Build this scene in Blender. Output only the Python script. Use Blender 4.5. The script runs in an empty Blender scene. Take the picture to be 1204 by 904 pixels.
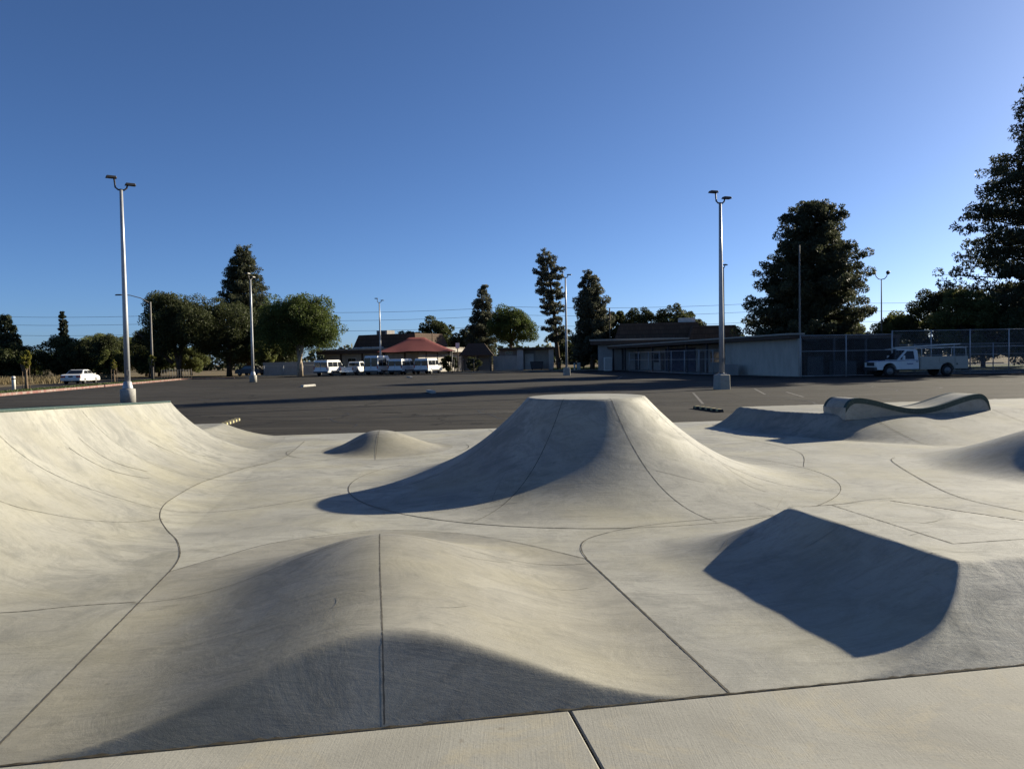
import bpy, bmesh, math, random
import numpy as np
from mathutils import Matrix, Vector

sc = bpy.context.scene
R = math.radians
PI = math.pi
# ---------------------------------------------------------------- camera
cam_d = bpy.data.cameras.new('camera'); cam = bpy.data.objects.new('camera', cam_d)
sc.collection.objects.link(cam); sc.camera = cam
cam_d.sensor_width = 36.0; cam_d.lens = 27.03; cam_d.clip_start = 0.05; cam_d.clip_end = 3000
cam.matrix_world = Matrix.Translation((0, 0, 1.7)) @ Matrix.Rotation(R(90 - 1.86), 4, 'X') @ Matrix.Rotation(R(-1.0), 4, 'Z')
# ---------------------------------------------------------------- sky and sun
SUN_EL, SUN_AZ = 20.5, 31.5            # elevation; angle from +X towards +Y
world = bpy.data.worlds.new('World'); sc.world = world; world.use_nodes = True
wn = world.node_tree; wn.nodes.clear()
sky = wn.nodes.new('ShaderNodeTexSky'); sky.sky_type = 'NISHITA'; sky.sun_disc = False
sky.sun_elevation = R(SUN_EL); sky.sun_rotation = R(90 - SUN_AZ)
sky.altitude = 0.0; sky.air_density = 0.57; sky.dust_density = 0.65; sky.ozone_density = 6.3
bg = wn.nodes.new('ShaderNodeBackground'); bg.inputs['Strength'].default_value = 0.056
wo = wn.nodes.new('ShaderNodeOutputWorld')
wn.links.new(sky.outputs[0], bg.inputs[0]); wn.links.new(bg.outputs[0], wo.inputs[0])
sun_d = bpy.data.lights.new('sun', 'SUN'); sun = bpy.data.objects.new('sun', sun_d); sc.collection.objects.link(sun)
sun_d.energy = 4.8; sun_d.angle = R(0.6); sun_d.color = (1.0, 0.90, 0.71)
sv = Vector((math.cos(R(SUN_EL)) * math.cos(R(SUN_AZ)), math.cos(R(SUN_EL)) * math.sin(R(SUN_AZ)), math.sin(R(SUN_EL))))
sun.rotation_euler = sv.to_track_quat('Z', 'Y').to_euler(); sun.location = (40, 20, 30)
vs = sc.view_settings
vs.view_transform = 'Standard'; vs.look = 'None'; vs.exposure = 1.25; vs.gamma = 1.0; vs.use_curve_mapping = False
sc.cycles.max_bounces = 6; sc.cycles.transparent_max_bounces = 8

COL = sc.collection
GZ = -0.03                                # level of the asphalt and the ground beyond the park
# ---------------------------------------------------------------- helpers
def tag(o, label=None, cat=None, group=None, kind=None):
    if label: o['label'] = label
    if cat: o['category'] = cat
    if group: o['group'] = group
    if kind: o['kind'] = kind
    return o
def empty(name, loc=(0, 0, 0), rz=0.0, label=None, cat=None, group=None):
    o = bpy.data.objects.new(name, None); COL.objects.link(o)
    o.location = loc; o.rotation_euler = (0, 0, rz); o.empty_display_size = 0.2
    return tag(o, label, cat, group)
def link_mesh(name, me, mat, parent=None, smooth=False):
    if mat: me.materials.append(mat)
    o = bpy.data.objects.new(name, me); COL.objects.link(o)
    if parent: o.parent = parent
    if smooth: me.polygons.foreach_set('use_smooth', [True] * len(me.polygons))
    return o
def copy_tree(o, parent=None):
    c = o.copy(); COL.objects.link(c); c.parent = parent
    for ch in list(o.children): copy_tree(ch, c)
    return c

class MB:
    """collects verts and faces of one mesh"""
    def __init__(s): s.v = []; s.f = []
    def add(s, vs_, fs):
        b = len(s.v); s.v += [tuple(p) for p in vs_]; s.f += [tuple(i + b for i in f) for f in fs]; return s
    def box(s, c, d, rz=0.0, taper=0.0, ch=0.0):
        x, y, z = d[0] / 2, d[1] / 2, d[2] / 2; co, si = math.cos(rz), math.sin(rz)
        if ch <= 0:
            P = [(-x, -y, -z), (x, -y, -z), (x, y, -z), (-x, y, -z)]
            T = [((px) * (1 - taper), py * (1 - taper), z) for px, py, _ in P]
            P = P + T
            F = [(0, 3, 2, 1), (4, 5, 6, 7), (0, 1, 5, 4), (1, 2, 6, 5), (2, 3, 7, 6), (3, 0, 4, 7)]
        else:                              # chamfered top and vertical edges
            def ring(hx, hy, k, zz): return [(-hx + k, -hy, zz), (hx - k, -hy, zz), (hx, -hy + k, zz), (hx, hy - k, zz), (hx - k, hy, zz), (-hx + k, hy, zz), (-hx, hy - k, zz), (-hx, -hy + k, zz)]
            t = 1 - taper
            P = ring(x, y, ch, -z) + ring(x * t, y * t, ch, z - ch) + ring(x * t - ch, y * t - ch, ch * .6, z)
            F = [tuple(range(7, -1, -1)), tuple(range(16, 24))]
            for b in (0, 8):
                for i in range(8): F.append((b + i, b + (i + 1) % 8, b + 8 + (i + 1) % 8, b + 8 + i))
        return s.add([(c[0] + px * co - py * si, c[1] + px * si + py * co, c[2] + pz) for px, py, pz in P], F)
    def tube(s, pts, rad, n=8, caps=True):
        pts = [Vector(p) for p in pts]
        if not hasattr(rad, '__len__'): rad = [rad] * len(pts)
        b = len(s.v); prev = None
        for i, p in enumerate(pts):
            t = (pts[min(i + 1, len(pts) - 1)] - pts[max(i - 1, 0)]).normalized()
            if prev is None:
                a = Vector((1, 0, 0)) if abs(t.x) < .8 else Vector((0, 1, 0))
                n1 = t.cross(a).normalized()
            else:
                n1 = (prev - t * prev.dot(t)).normalized()
            prev = n1; n2 = t.cross(n1)
            for k in range(n):
                a = 2 * PI * k / n; q = p + (n1 * math.cos(a) + n2 * math.sin(a)) * rad[i]; s.v.append(tuple(q))
        for i in range(len(pts) - 1):
            for k in range(n):
                a, c = b + i * n + k, b + i * n + (k + 1) % n
                s.f.append((a, c, c + n, a + n))
        if caps:
            s.f.append(tuple(b + k for k in range(n - 1, -1, -1)))
            e = b + (len(pts) - 1) * n; s.f.append(tuple(e + k for k in range(n)))
        return s
    def lathe(s, prof, n=16, c=(0, 0, 0), axis='z'):
        b = len(s.v)
        for r, z in prof:
            for k in range(n):
                a = 2 * PI * k / n
                p = (r * math.cos(a), r * math.sin(a), z) if axis == 'z' else (r * math.cos(a), z, r * math.sin(a))
                s.v.append((c[0] + p[0], c[1] + p[1], c[2] + p[2]))
        for i in range(len(prof) - 1):
            for k in range(n):
                a, d = b + i * n + k, b + i * n + (k + 1) % n
                s.f.append((a, d, d + n, a + n))
        s.f.append(tuple(b + k for k in range(n - 1, -1, -1)))
        e = b + (len(prof) - 1) * n; s.f.append(tuple(e + k for k in range(n)))
        return s
    def prism_y(s, poly, y0, y1):          # poly in (x,z), extruded along y
        n = len(poly)
        V = [(x, y0, z) for x, z in poly] + [(x, y1, z) for x, z in poly]
        F = [tuple(range(n)), tuple(range(2 * n - 1, n - 1, -1))]
        for i in range(n): j = (i + 1) % n; F.append((i, i + n, j + n, j))
        return s.add(V, F)
    def prism_z(s, poly, z0, z1):
        n = len(poly)
        V = [(x, y, z0) for x, y in poly] + [(x, y, z1) for x, y in poly]
        F = [tuple(range(n - 1, -1, -1)), tuple(range(n, 2 * n))]
        for i in range(n): j = (i + 1) % n; F.append((i, j, j + n, i + n))
        return s.add(V, F)
    def quad(s, a, b, c, d): return s.add([a, b, c, d], [(0, 1, 2, 3)])
    def build(s, name, mat, parent=None, smooth=False, bevel=0.0, fix=True):
        me = bpy.data.meshes.new(name); me.from_pydata(s.v, [], s.f); me.update()
        if fix or bevel:
            bm = bmesh.new(); bm.from_mesh(me)
            if fix: bmesh.ops.recalc_face_normals(bm, faces=bm.faces)
            if bevel:
                es = [e for e in bm.edges if len(e.link_faces) == 2 and e.calc_face_angle() > 0.5]
                bmesh.ops.bevel(bm, geom=es, offset=bevel, segments=2, affect='EDGES', profile=.6)
            bm.to_mesh(me); bm.free()
        return link_mesh(name, me, mat, parent, smooth)

# ---------------------------------------------------------------- materials
class NT:
    def __init__(s, name):
        s.m = bpy.data.materials.new(name); s.m.use_nodes = True; s.t = s.m.node_tree; s.t.nodes.clear()
        s.o = s.t.nodes.new('ShaderNodeOutputMaterial'); s.b = s.t.nodes.new('ShaderNodeBsdfPrincipled')
        s.t.links.new(s.b.outputs[0], s.o.inputs[0])
    def n(s, typ, **kw):
        nd = s.t.nodes.new(typ)
        for k, v in kw.items():
            if k in nd.inputs: nd.inputs[k].default_value = v
            else: setattr(nd, k, v)
        return nd
    def l(s, a, b): s.t.links.new(a, b)
    def pos(s, scale=(1, 1, 1), rot=(0, 0, 0)):
        g = s.n('ShaderNodeNewGeometry'); m = s.n('ShaderNodeMapping'); m.inputs['Scale'].default_value = scale; m.inputs['Rotation'].default_value = rot
        s.l(g.outputs['Position'], m.inputs[0]); return m.outputs[0]
    def obj(s, scale=(1, 1, 1)):
        g = s.n('ShaderNodeTexCoord'); m = s.n('ShaderNodeMapping'); m.inputs['Scale'].default_value = scale
        s.l(g.outputs['Object'], m.inputs[0]); return m.outputs[0]
    def noise(s, vec, scale, detail=4.0, rough=.55, dist=0.0):
        nd = s.n('ShaderNodeTexNoise', Scale=scale, Detail=detail, Roughness=rough, Distortion=dist); s.l(vec, nd.inputs['Vector']); return nd.outputs['Fac']
    def ramp(s, fac, stops):
        r = s.n('ShaderNodeValToRGB'); e = r.color_ramp.elements
        while len(e) < len(stops): e.new(.5)
        for k, (p, c) in enumerate(stops): e[k].position = p; e[k].color = (c if len(c) == 4 else (*c, 1)) if hasattr(c, '__len__') else (c, c, c, 1)
        s.l(fac, r.inputs[0]); return r.outputs[0]
    def mix(s, a, b, fac, mode='MIX'):
        m = s.n('ShaderNodeMix', data_type='RGBA', blend_type=mode)
        for sock, v in ((m.inputs[6], a), (m.inputs[7], b)):
            if hasattr(v, 'is_output'): s.l(v, sock)
            else: sock.default_value = (*v, 1) if hasattr(v, '__len__') else (v, v, v, 1)
        if hasattr(fac, 'is_output'): s.l(fac, m.inputs[0])
        else: m.inputs[0].default_value = fac
        return m.outputs[2]
    def math(s, op, a, b=None):
        m = s.n('ShaderNodeMath', operation=op)
        for i, v in enumerate((a, b)):
            if v is None: continue
            if hasattr(v, 'is_output'): s.l(v, m.inputs[i])
            else: m.inputs[i].default_value = v
        return m.outputs[0]
    def base(s, c, rough=.8, spec=.3, metal=0.0):
        if hasattr(c, 'is_output'): s.l(c, s.b.inputs['Base Color'])
        else: s.b.inputs['Base Color'].default_value = (*c, 1)
        if hasattr(rough, 'is_output'): s.l(rough, s.b.inputs['Roughness'])
        else: s.b.inputs['Roughness'].default_value = rough
        s.b.inputs['Specular IOR Level'].default_value = spec; s.b.inputs['Metallic'].default_value = metal
        return s
    def bump(s, h, strength=.3, dist=.01):
        b = s.n('ShaderNodeBump', Strength=strength, Distance=dist); s.l(h, b.inputs['Height']); s.l(b.outputs[0], s.b.inputs['Normal']); return s

def concrete(name, base, rot=0.0, streak=.5, dark=.62):
    N = NT(name); p = N.pos()
    k = lambda f, g=None: tuple(min(.85, b * f * (1 if g is None else g[i])) for i, b in enumerate(base))
    big = N.noise(p, .5, 5, .62, .5); mid = N.noise(p, 1.9, 8, .72, 1.2)
    st = N.noise(N.pos((1.3, 7.5, 4.0), (0, 0, rot)), 1.0, 8, .74, 1.8)
    st2 = N.noise(N.pos((7.0, 1.5, 4.0), (0, 0, rot + .35)), 1.3, 8, .76, 1.6)
    scr = N.noise(N.pos((5.0, 55.0, 20.0), (0, 0, rot + .12)), 1.0, 3, .6, .8)
    fine = N.noise(p, 38, 7, .78); grit = N.noise(p, 240, 2, .5)
    c = N.mix(k(dark), k(1.06), N.ramp(big, [(.30, 0.1), (.66, 1)]))
    c = N.mix(c, k(.55, (.97, 1, 1.05)), N.math('MULTIPLY', N.ramp(mid, [(.46, 0), (.64, 1)]), .72))
    sm = N.noise(N.pos((.9, 3.2, 2.0), (0, 0, rot - .5)), 1.0, 7, .70, 2.4)
    c = N.mix(c, k(.42, (.98, 1, 1.04)), N.math('MULTIPLY', N.ramp(sm, [(.56, 0), (.70, 1)]), .55))
    c = N.mix(c, k(.50), N.math('MULTIPLY', N.ramp(st, [(.50, 0), (.68, 1)]), streak))
    c = N.mix(c, k(1.30), N.math('MULTIPLY', N.ramp(st2, [(.54, 0), (.76, 1)]), streak * .6))
    c = N.mix(c, k(1.55), N.math('MULTIPLY', N.math('MULTIPLY', N.ramp(scr, [(.64, 0), (.74, 1)]), N.ramp(mid, [(.4, 1), (.6, 0)])), .32))
    c = N.mix(c, k(.55), N.math('MULTIPLY', N.ramp(fine, [(.50, 0), (.72, 1)]), .38))
    c = N.mix(c, k(.35), N.ramp(N.noise(p, 13, 3, .5), [(.71, 0), (.79, .5)]))
    yel = N.noise(p, .7, 4, .55)
    c = N.mix(c, (base[0] * 1.10, base[1] * 1.03, base[2] * .74), N.ramp(yel, [(.45, 0), (.72, .38)]))
    N.base(c, N.ramp(mid, [(.3, .60), (.8, .86)]), .35)
    h = N.math('ADD', N.math('MULTIPLY', fine, .35), N.math('MULTIPLY', grit, .12))
    h = N.math('ADD', h, N.math('MULTIPLY', mid, 1.2)); h = N.math('ADD', h, N.math('MULTIPLY', st, .8))
    N.bump(h, .38, .010)
    return N.m
def plain(name, c, rough=.6, spec=.4, metal=0.0, var=.18, scale=3.0, bump=0.0):
    N = NT(name); p = N.obj(); n = N.noise(p, scale, 5, .6)
    col = N.mix(tuple(x * (1 - var) for x in c), tuple(min(1, x * (1 + var * .6)) for x in c), N.ramp(n, [(.3, 0), (.7, 1)]))
    N.base(col, rough, spec, metal)
    if bump: N.bump(N.noise(p, 40, 3), bump, .01)
    return N.m

M = {}
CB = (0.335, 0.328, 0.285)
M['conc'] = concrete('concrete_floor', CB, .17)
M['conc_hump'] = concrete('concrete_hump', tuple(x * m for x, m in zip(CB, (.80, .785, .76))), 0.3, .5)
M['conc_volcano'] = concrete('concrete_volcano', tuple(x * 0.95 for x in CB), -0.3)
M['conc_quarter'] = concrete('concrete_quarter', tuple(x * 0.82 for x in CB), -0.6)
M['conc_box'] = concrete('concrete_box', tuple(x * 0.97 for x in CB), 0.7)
def broom():
    N = NT('concrete_broomed'); p = N.pos()
    big = N.noise(p, 1.1, 6, .62, .6); fine = N.noise(p, 60, 5, .7)
    br = N.noise(N.pos((120, 3, 3), (0, 0, -R(16))), 1.0, 4, .6, .2)
    b = (.305, .297, .258)
    c = N.mix(tuple(x * .72 for x in b), b, N.ramp(big, [(.3, 0), (.65, 1)])); c = N.mix(c, (b[0] * 1.12, b[1] * 1.02, b[2] * .82), N.ramp(N.noise(p, 2.1, 6, .7, 1.0), [(.5, 0), (.72, .7)])); c = N.mix(c, tuple(x * .6 for x in b), N.ramp(N.noise(N.pos((1, 3, 1), (0, 0, .3)), 1.7, 7, .75, 1.4), [(.56, 0), (.74, .55)]))
    c = N.mix(c, tuple(x * .68 for x in b), N.math('MULTIPLY', N.ramp(br, [(.48, 0), (.7, 1)]), .22))
    c = N.mix(c, tuple(x * .55 for x in b), N.math('MULTIPLY', N.ramp(fine, [(.52, 0), (.72, 1)]), .5))
    c = N.mix(c, (.16, .14, .11), N.ramp(N.noise(p, 9, 2, .4), [(.74, 0), (.80, .6)]))
    N.base(c, .85, .3); N.bump(N.math('ADD', N.math('MULTIPLY', br, .5), N.math('MULTIPLY', fine, .7)), .4, .005); return N.m
M['broom'] = broom()
M['joint'] = plain('joint_dirt', (.10, .093, .078), .95, .1, 0, .4, 12)
M['seam'] = plain('seam_dirt', (.055, .048, .036), .95, .1, 0, .5, 20)
def mark(name, base, amt):
    N = NT(name); p = N.pos(); n = N.noise(p, 7, 5, .7)
    N.base(N.mix(base, (.15, .14, .12), N.math('MULTIPLY', N.ramp(n, [(.35, 0), (.65, 1)]), amt)), .8, .3); return N.m
M['skid'] = mark('skid_mark', (.27, .26, .22), .45)
def green():
    N = NT('green_steel'); p = N.pos(); n = N.noise(p, 22, 5, .7)
    c = N.mix((.012, .034, .024), (.09, .10, .085), N.ramp(n, [(.55, 0), (.68, 1)])); N.base(c, .55, .5); return N.m
M['green'] = green()
def asphalt():
    N = NT('asphalt'); p = N.pos()
    big = N.noise(p, .07, 5, .6, .5); mid = N.noise(p, .9, 6, .65, .5); fine = N.noise(p, 30, 5, .7)
    st = N.noise(N.pos((.10, .9, 1), (0, 0, R(12))), 1.0, 5, .65, 1.0)
    c = N.mix((0.0217, 0.0203, 0.0179), (0.0415, 0.0382, 0.0330), N.ramp(big, [(.35, 0), (.65, 1)]))
    c = N.mix(c, (0.0188, 0.0179, 0.0169), N.math('MULTIPLY', N.ramp(mid, [(.45, 0), (.7, 1)]), .6))
    c = N.mix(c, (0.0636, 0.0589, 0.0509), N.math('MULTIPLY', N.ramp(st, [(.50, 0), (.68, 1)]), .75))
    c = N.mix(c, (0.0132, 0.0127, 0.0122), N.math('MULTIPLY', N.ramp(N.noise(N.pos((.35, 1.4, 1), (0, 0, R(-20))), .5, 6, .7, 1.2), [(.55, 0), (.66, 1)]), .6))
    c = N.mix(c, (0.0613, 0.0565, 0.0495), N.math('MULTIPLY', N.ramp(fine, [(.5, 0), (.75, 1)]), .45))
    w = N.n('ShaderNodeTexVoronoi', feature='DISTANCE_TO_EDGE', Scale=.19, Randomness=1.0)
    dv = N.n('ShaderNodeMix', data_type='RGBA', blend_type='ADD'); dv.inputs[0].default_value = 1.0
    nc = N.n('ShaderNodeTexNoise', Scale=1.3, Detail=5.0, Roughness=.6); N.l(p, nc.inputs['Vector'])
    mm = N.n('ShaderNodeVectorMath', operation='SCALE'); N.l(nc.outputs['Color'], mm.inputs[0]); mm.inputs[3].default_value = 1.3
    va = N.n('ShaderNodeVectorMath', operation='ADD'); N.l(p, va.inputs[0]); N.l(mm.outputs[0], va.inputs[1])
    N.l(va.outputs[0], w.inputs['Vector'])
    cr = N.math('MULTIPLY', N.ramp(w.outputs['Distance'], [(0.0, 1), (.016, 0)]), N.ramp(N.noise(p, .16, 2, .5), [(.40, 0), (.50, 1)]))
    c = N.mix(c, (0.0075, 0.0071, 0.0066), cr)
    N.base(c, .9, .10); N.bump(N.math('ADD', N.math('MULTIPLY', fine, .6), mid), .6, .02); return N.m
M['asphalt'] = asphalt()
def dirt(name, a, b, sc_=.5):
    N = NT(name); p = N.pos(); n = N.noise(p, sc_, 7, .7, .5); f = N.noise(p, 9, 6, .75)
    c = N.mix(a, b, N.ramp(n, [(.35, 0), (.65, 1)])); c = N.mix(c, tuple(x * .5 for x in a), N.math('MULTIPLY', N.ramp(f, [(.45, 0), (.7, 1)]), .6))
    N.base(c, .95, .1); N.bump(f, .8, .05); return N.m
M['dry'] = dirt('dry_ground', (.12, .095, .056), (.19, .15, .09), .15)
M['lawn'] = dirt('lawn', (.055, .075, .024), (.09, .10, .04), .8)
M['strip'] = dirt('strip_soil', (.07, .072, .031), (.115, .098, .055), .9)
M['walk'] = concrete('sidewalk', (.30, .275, .225), .2, .3)
def redkerb():
    N = NT('red_kerb'); p = N.pos(); n = N.noise(p, 2.2, 6, .7)
    N.base(N.mix((.17, .075, .064), (.25, .205, .175), N.ramp(n, [(.42, 0), (.66, 1)])), .8, .3); return N.m
M['redkerb'] = redkerb()
def worn_paint(name, c):
    N = NT(name); p = N.pos(); n = N.noise(p, 5, 6, .75)
    N.base(N.mix((.045, .042, .038), c, N.ramp(n, [(.42, 0), (.62, .7)])), .8, .3); return N.m
M['line'] = worn_paint('worn_line', (.20, .192, .175))
M['pole'] = plain('galvanised_pole', (.36, .365, .37), .45, .5, .35, .15, 2)
M['poledark'] = plain('aged_pole', (.20, .185, .165), .75, .3, 0, .25, 2)
M['head'] = plain('lamp_housing', (.035, .032, .03), .5, .5)
M['polebase'] = concrete('pole_base_concrete', (.38, .365, .33), 0, .4)
M['wood'] = plain('wood_pole', (.15, .11, .075), .9, .2, 0, .3, 6)
M['white'] = plain('white_paint', (.66, .66, .64), .30, .5, 0, .04, 2)
M['offwhite'] = plain('aged_white', (.64, .62, .56), .6, .4, 0, .12, 2)
M['glass'] = plain('dark_glass', (.012, .014, .017), .08, .6, 0, .1)
M['black'] = plain('black_rubber', (.018, .018, .018), .75, .3)
M['trim'] = plain('dark_trim', (.04, .04, .043), .5, .4)
M['rim'] = plain('steel_rim', (.17, .17, .17), .5, .5, .5)
M['redlamp'] = plain('red_lens', (.30, .015, .012), .25, .5)
M['lamp'] = plain('clear_lens', (.75, .75, .72), .15, .6)
M['blue'] = plain('blue_mark', (.04, .08, .24), .5, .4)
M['chrome'] = plain('chrome', (.6, .6, .6), .2, .5, .9)
def wallmat(name, c, sx=2.0):
    N = NT(name); p = N.obj((1, 1, .35)); n = N.noise(p, sx, 6, .65); f = N.noise(N.obj(), 30, 3)
    N.base(N.mix(tuple(x * .78 for x in c), c, N.ramp(n, [(.3, 0), (.65, 1)])), .88, .2); N.bump(f, .3, .01); return N.m
M['beige'] = wallmat('beige_stucco', (.40, .35, .285)); M['tan'] = wallmat('tan_block', (.44, .40, .34)); M['pale'] = wallmat('pale_wall', (.50, .47, .42))
M['greywall'] = wallmat('grey_wall', (.33, .31, .29)); M['bluewall'] = wallmat('mural_blue', (.055, .062, .095), 5.0)
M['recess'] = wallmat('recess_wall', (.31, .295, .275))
def shingle(name, c):
    N = NT(name); p = N.obj(); b = N.n('ShaderNodeTexBrick', Scale=1.0, offset=.5); N.l(p, b.inputs['Vector'])
    b.inputs['Brick Width'].default_value = .35; b.inputs['Row Height'].default_value = .22; b.inputs['Mortar Size'].default_value = .012
    b.inputs['Color1'].default_value = (*c, 1); b.inputs['Color2'].default_value = (*[x * .72 for x in c], 1); b.inputs['Mortar'].default_value = (*[x * .3 for x in c], 1)
    n = N.noise(p, 1.2, 5); N.base(N.mix(b.outputs[0], tuple(x * .65 for x in c), N.math('MULTIPLY', n, .5)), .9, .2); return N.m
M['shingle'] = shingle('brown_shingle', (.115, .075, .052)); M['fascia'] = plain('brown_fascia', (.085, .06, .045), .8, .2)
M['gravelroof'] = dirt('flat_roof', (.32, .29, .24), (.40, .36, .30), 1.5)
M['canopy'] = plain('red_fabric', (.20, .062, .056), .85, .15, 0, .12, .8)
M['fence'] = plain('galvanised_fence', (.34, .345, .35), .55, .4, .15, .2, 2)
M['fencedark'] = plain('dark_fence', (.07, .07, .07), .6, .4)
M['yellow'] = plain('yellow_stripe', (.40, .35, .18), .8, .3, 0, .35, 9)
M['bark'] = plain('bark', (.070, .052, .038), .95, .1, 0, .4, 5, .8)
M['palebark'] = plain('pale_bark', (.34, .28, .21), .95, .1, 0, .35, 3, .6)
def leafmat(name, a, b, trans=.25):
    N = NT(name); g = N.n('ShaderNodeNewGeometry'); n = N.noise(N.pos(), .35, 3)
    c = N.mix(a, b, g.outputs['Random Per Island']); c = N.mix(c, tuple(x * .55 for x in a), N.math('MULTIPLY', N.ramp(n, [(.4, 0), (.65, 1)]), .6))
    N.base(c, .6, .25)
    t = N.n('ShaderNodeBsdfTranslucent'); N.l(c, t.inputs[0]); mx = N.n('ShaderNodeMixShader'); mx.inputs[0].default_value = trans
    N.l(N.b.outputs[0], mx.inputs[1]); N.l(t.outputs[0], mx.inputs[2]); N.l(mx.outputs[0], N.o.inputs[0]); return N.m
M['oak'] = leafmat('oak_leaf', (.040, .050, .018), (.088, .100, .038), .40)
M['green_leaf'] = leafmat('green_leaf', (.060, .086, .020), (.125, .155, .042), .45)
M['pine'] = leafmat('pine_needle', (.045, .055, .028), (.10, .105, .058), .38)
M['darkpine'] = leafmat('dark_needle', (.016, .024, .010), (.042, .052, .024), .15)
M['pinegrey'] = leafmat('grey_pine_needle', (.060, .068, .042), (.125, .125, .078), .38)
M['shrub'] = leafmat('shrub_leaf', (.090, .108, .032), (.165, .175, .060), .5)
M['tar'] = plain('crack_tar', (.012, .012, .012), .7, .3, 0, .3, 4)
M['sapling'] = leafmat('sapling_leaf', (.17, .17, .03), (.30, .27, .06), .5)
M['toolbox'] = plain('tool_box_paint', (.40, .37, .31), .6, .4, 0, .12, 2)
M['woods'] = leafmat('far_wood_leaf', (.045, .058, .030), (.085, .095, .05), .25)
M['drygrass'] = leafmat('dry_grass_blade', (.15, .115, .055), (.23, .18, .095), .3)
M['lawnblade'] = leafmat('grass_blade', (.045, .075, .018), (.10, .12, .04), .3)
# ================================================================ the skatepark
A = R(10.0); CA, SA = math.cos(A), math.sin(A)
V0, VF = 3.577, 18.83                    # near deck line and far edge of the slab, along v
def uv(x, y): return x * CA + y * SA, -x * SA + y * CA
def xy(u, v): return u * CA - v * SA, u * SA + v * CA
def smin(a, b, k):
    h = np.clip(.5 + .5 * (b - a) / k, 0, 1); return b * (1 - h) + a * h - k * h * (1 - h)
def sstep(a, b, x): t = np.clip((x - a) / (b - a), 0, 1); return t * t * (3 - 2 * t)
def poly_dist(x, y, poly):
    """distance outside a convex polygon (0 inside)"""
    d = np.full(np.shape(x), 1e9); inside = np.ones(np.shape(x), bool); n = len(poly)
    for i in range(n):
        ax, ay = poly[i]; bx, by = poly[(i + 1) % n]; ex, ey = bx - ax, by - ay
        t = np.clip(((x - ax) * ex + (y - ay) * ey) / (ex * ex + ey * ey), 0, 1)
        d = np.minimum(d, np.hypot(x - ax - t * ex, y - ay - t * ey)); inside &= (ex * (y - ay) - ey * (x - ax)) >= 0
    return np.where(inside, 0, d)

def arc(h, run, d):
    """circular transition: height h at d=0, tangent to the floor at d=run"""
    Rr = (run * run + h * h) / (2 * h); return Rr - np.sqrt(Rr * Rr - np.clip(run - d, 0, run) ** 2)
def h_hump(x, y):
    u, v = uv(x, y)
    hu = (.325 + .04 * sstep(4, 6.0, v)) * (1 - sstep(.0, 1.69, np.abs(u))) ** 1.3
    back = 1 - sstep(5.85, 7.55 - .22 * np.abs(u), v)
    return np.maximum(smin(hu * back, np.maximum((v - V0) * .88, 0), .035 * sstep(0, .35, v - V0) + .004), 0)
BOXP = [(3.60, 2.6), (5.3, 2.6), (5.2, 4.22), (4.85, 5.07), (4.42, 6.06), (3.42, 6.00)]
def h_box(x, y):
    u, v = uv(x, y)
    d = poly_dist(u, v, BOXP); body = arc(.385, 1.18, d) + .015 * np.clip(1 - d / 1.9, 0, 1) ** 1.5
    return np.maximum(smin(body, np.maximum((v - V0) * .66, 0), .008 * sstep(0, .3, v - V0) + .002), 0)
VC, VR, VRIM, VH = (1.05, 10.95), 3.3, .82, 1.165
def vol_prof(r):
    t = np.clip((r - VRIM) / (VR - VRIM), 0, 1); p = VH * (1 - t) ** 2.4
    top = VH + .012 - .014 * np.clip(r / VRIM, 0, 1) ** 2
    return smin(p, top, .035)
def h_vol(x, y): return np.maximum(vol_prof(np.hypot(x - VC[0], y - VC[1])), 0)
SC_ = (-2.62, 15.0)
def h_small(x, y):
    u, v = uv(x - SC_[0], y - SC_[1]); d = np.sqrt((np.where(u < 0, u * 1.3, u)) ** 2 + v ** 2) / 1.65
    return .31 * (1 - sstep(.04, .80, d)) + .05 * np.clip(1 - d * d, 0, 1) ** 2
MC = (8.68, 11.1)
def h_mound(x, y):
    d = np.hypot((x - MC[0]), (y - MC[1]) * .9) / 2.75
    return .64 * (1 - sstep(.06, .92, d)) + .05 * np.clip(1 - d / 1.25, 0, 1) ** 2
BANK = [(5.85, 16.95), (6.75, 15.85), (16.0, 17.9), (16.0, 20.6), (5.5, 18.7)]
def h_bank(x, y):
    d = poly_dist(x, y, BANK); run = .66 + 1.9 * sstep(5.9, 8.4, x)
    return .455 * np.clip(1 - d / run, 0, 1) ** 1.75
def hsum(x, y):
    z = 0
    for f in (h_hump, h_box, h_vol, h_small, h_mound, h_bank): z = max(z, float(f(np.float64(x), np.float64(y))))
    return z

def grid_patch(name, hf, ur, vr, step, mat, frame='uv', drop=.003):
    us = np.arange(ur[0], ur[1] + step / 2, step); vs_ = np.arange(vr[0], vr[1] + step / 2, step)
    U, V = np.meshgrid(us, vs_)
    if frame == 'uv': X, Y = U * CA - V * SA, U * SA + V * CA
    else: X, Y = U, V
    Z = hf(X, Y) - drop
    nx, ny = len(us), len(vs_)
    keep = Z > -drop + .0004
    co = np.stack([X, Y, Z], -1).reshape(-1, 3)
    F = []
    for j in range(ny - 1):
        for i in range(nx - 1):
            if keep[j, i] or keep[j, i + 1] or keep[j + 1, i] or keep[j + 1, i + 1]:
                a = j * nx + i; F.append((a, a + 1, a + nx + 1, a + nx))
    used = np.unique(np.array(F).ravel()); idx = -np.ones(nx * ny, int); idx[used] = np.arange(len(used))
    me = bpy.data.meshes.new(name); me.from_pydata(co[used].tolist(), [], [tuple(idx[k] for k in f) for f in F]); me.update()
    return link_mesh(name, me, mat, None, True)

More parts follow.
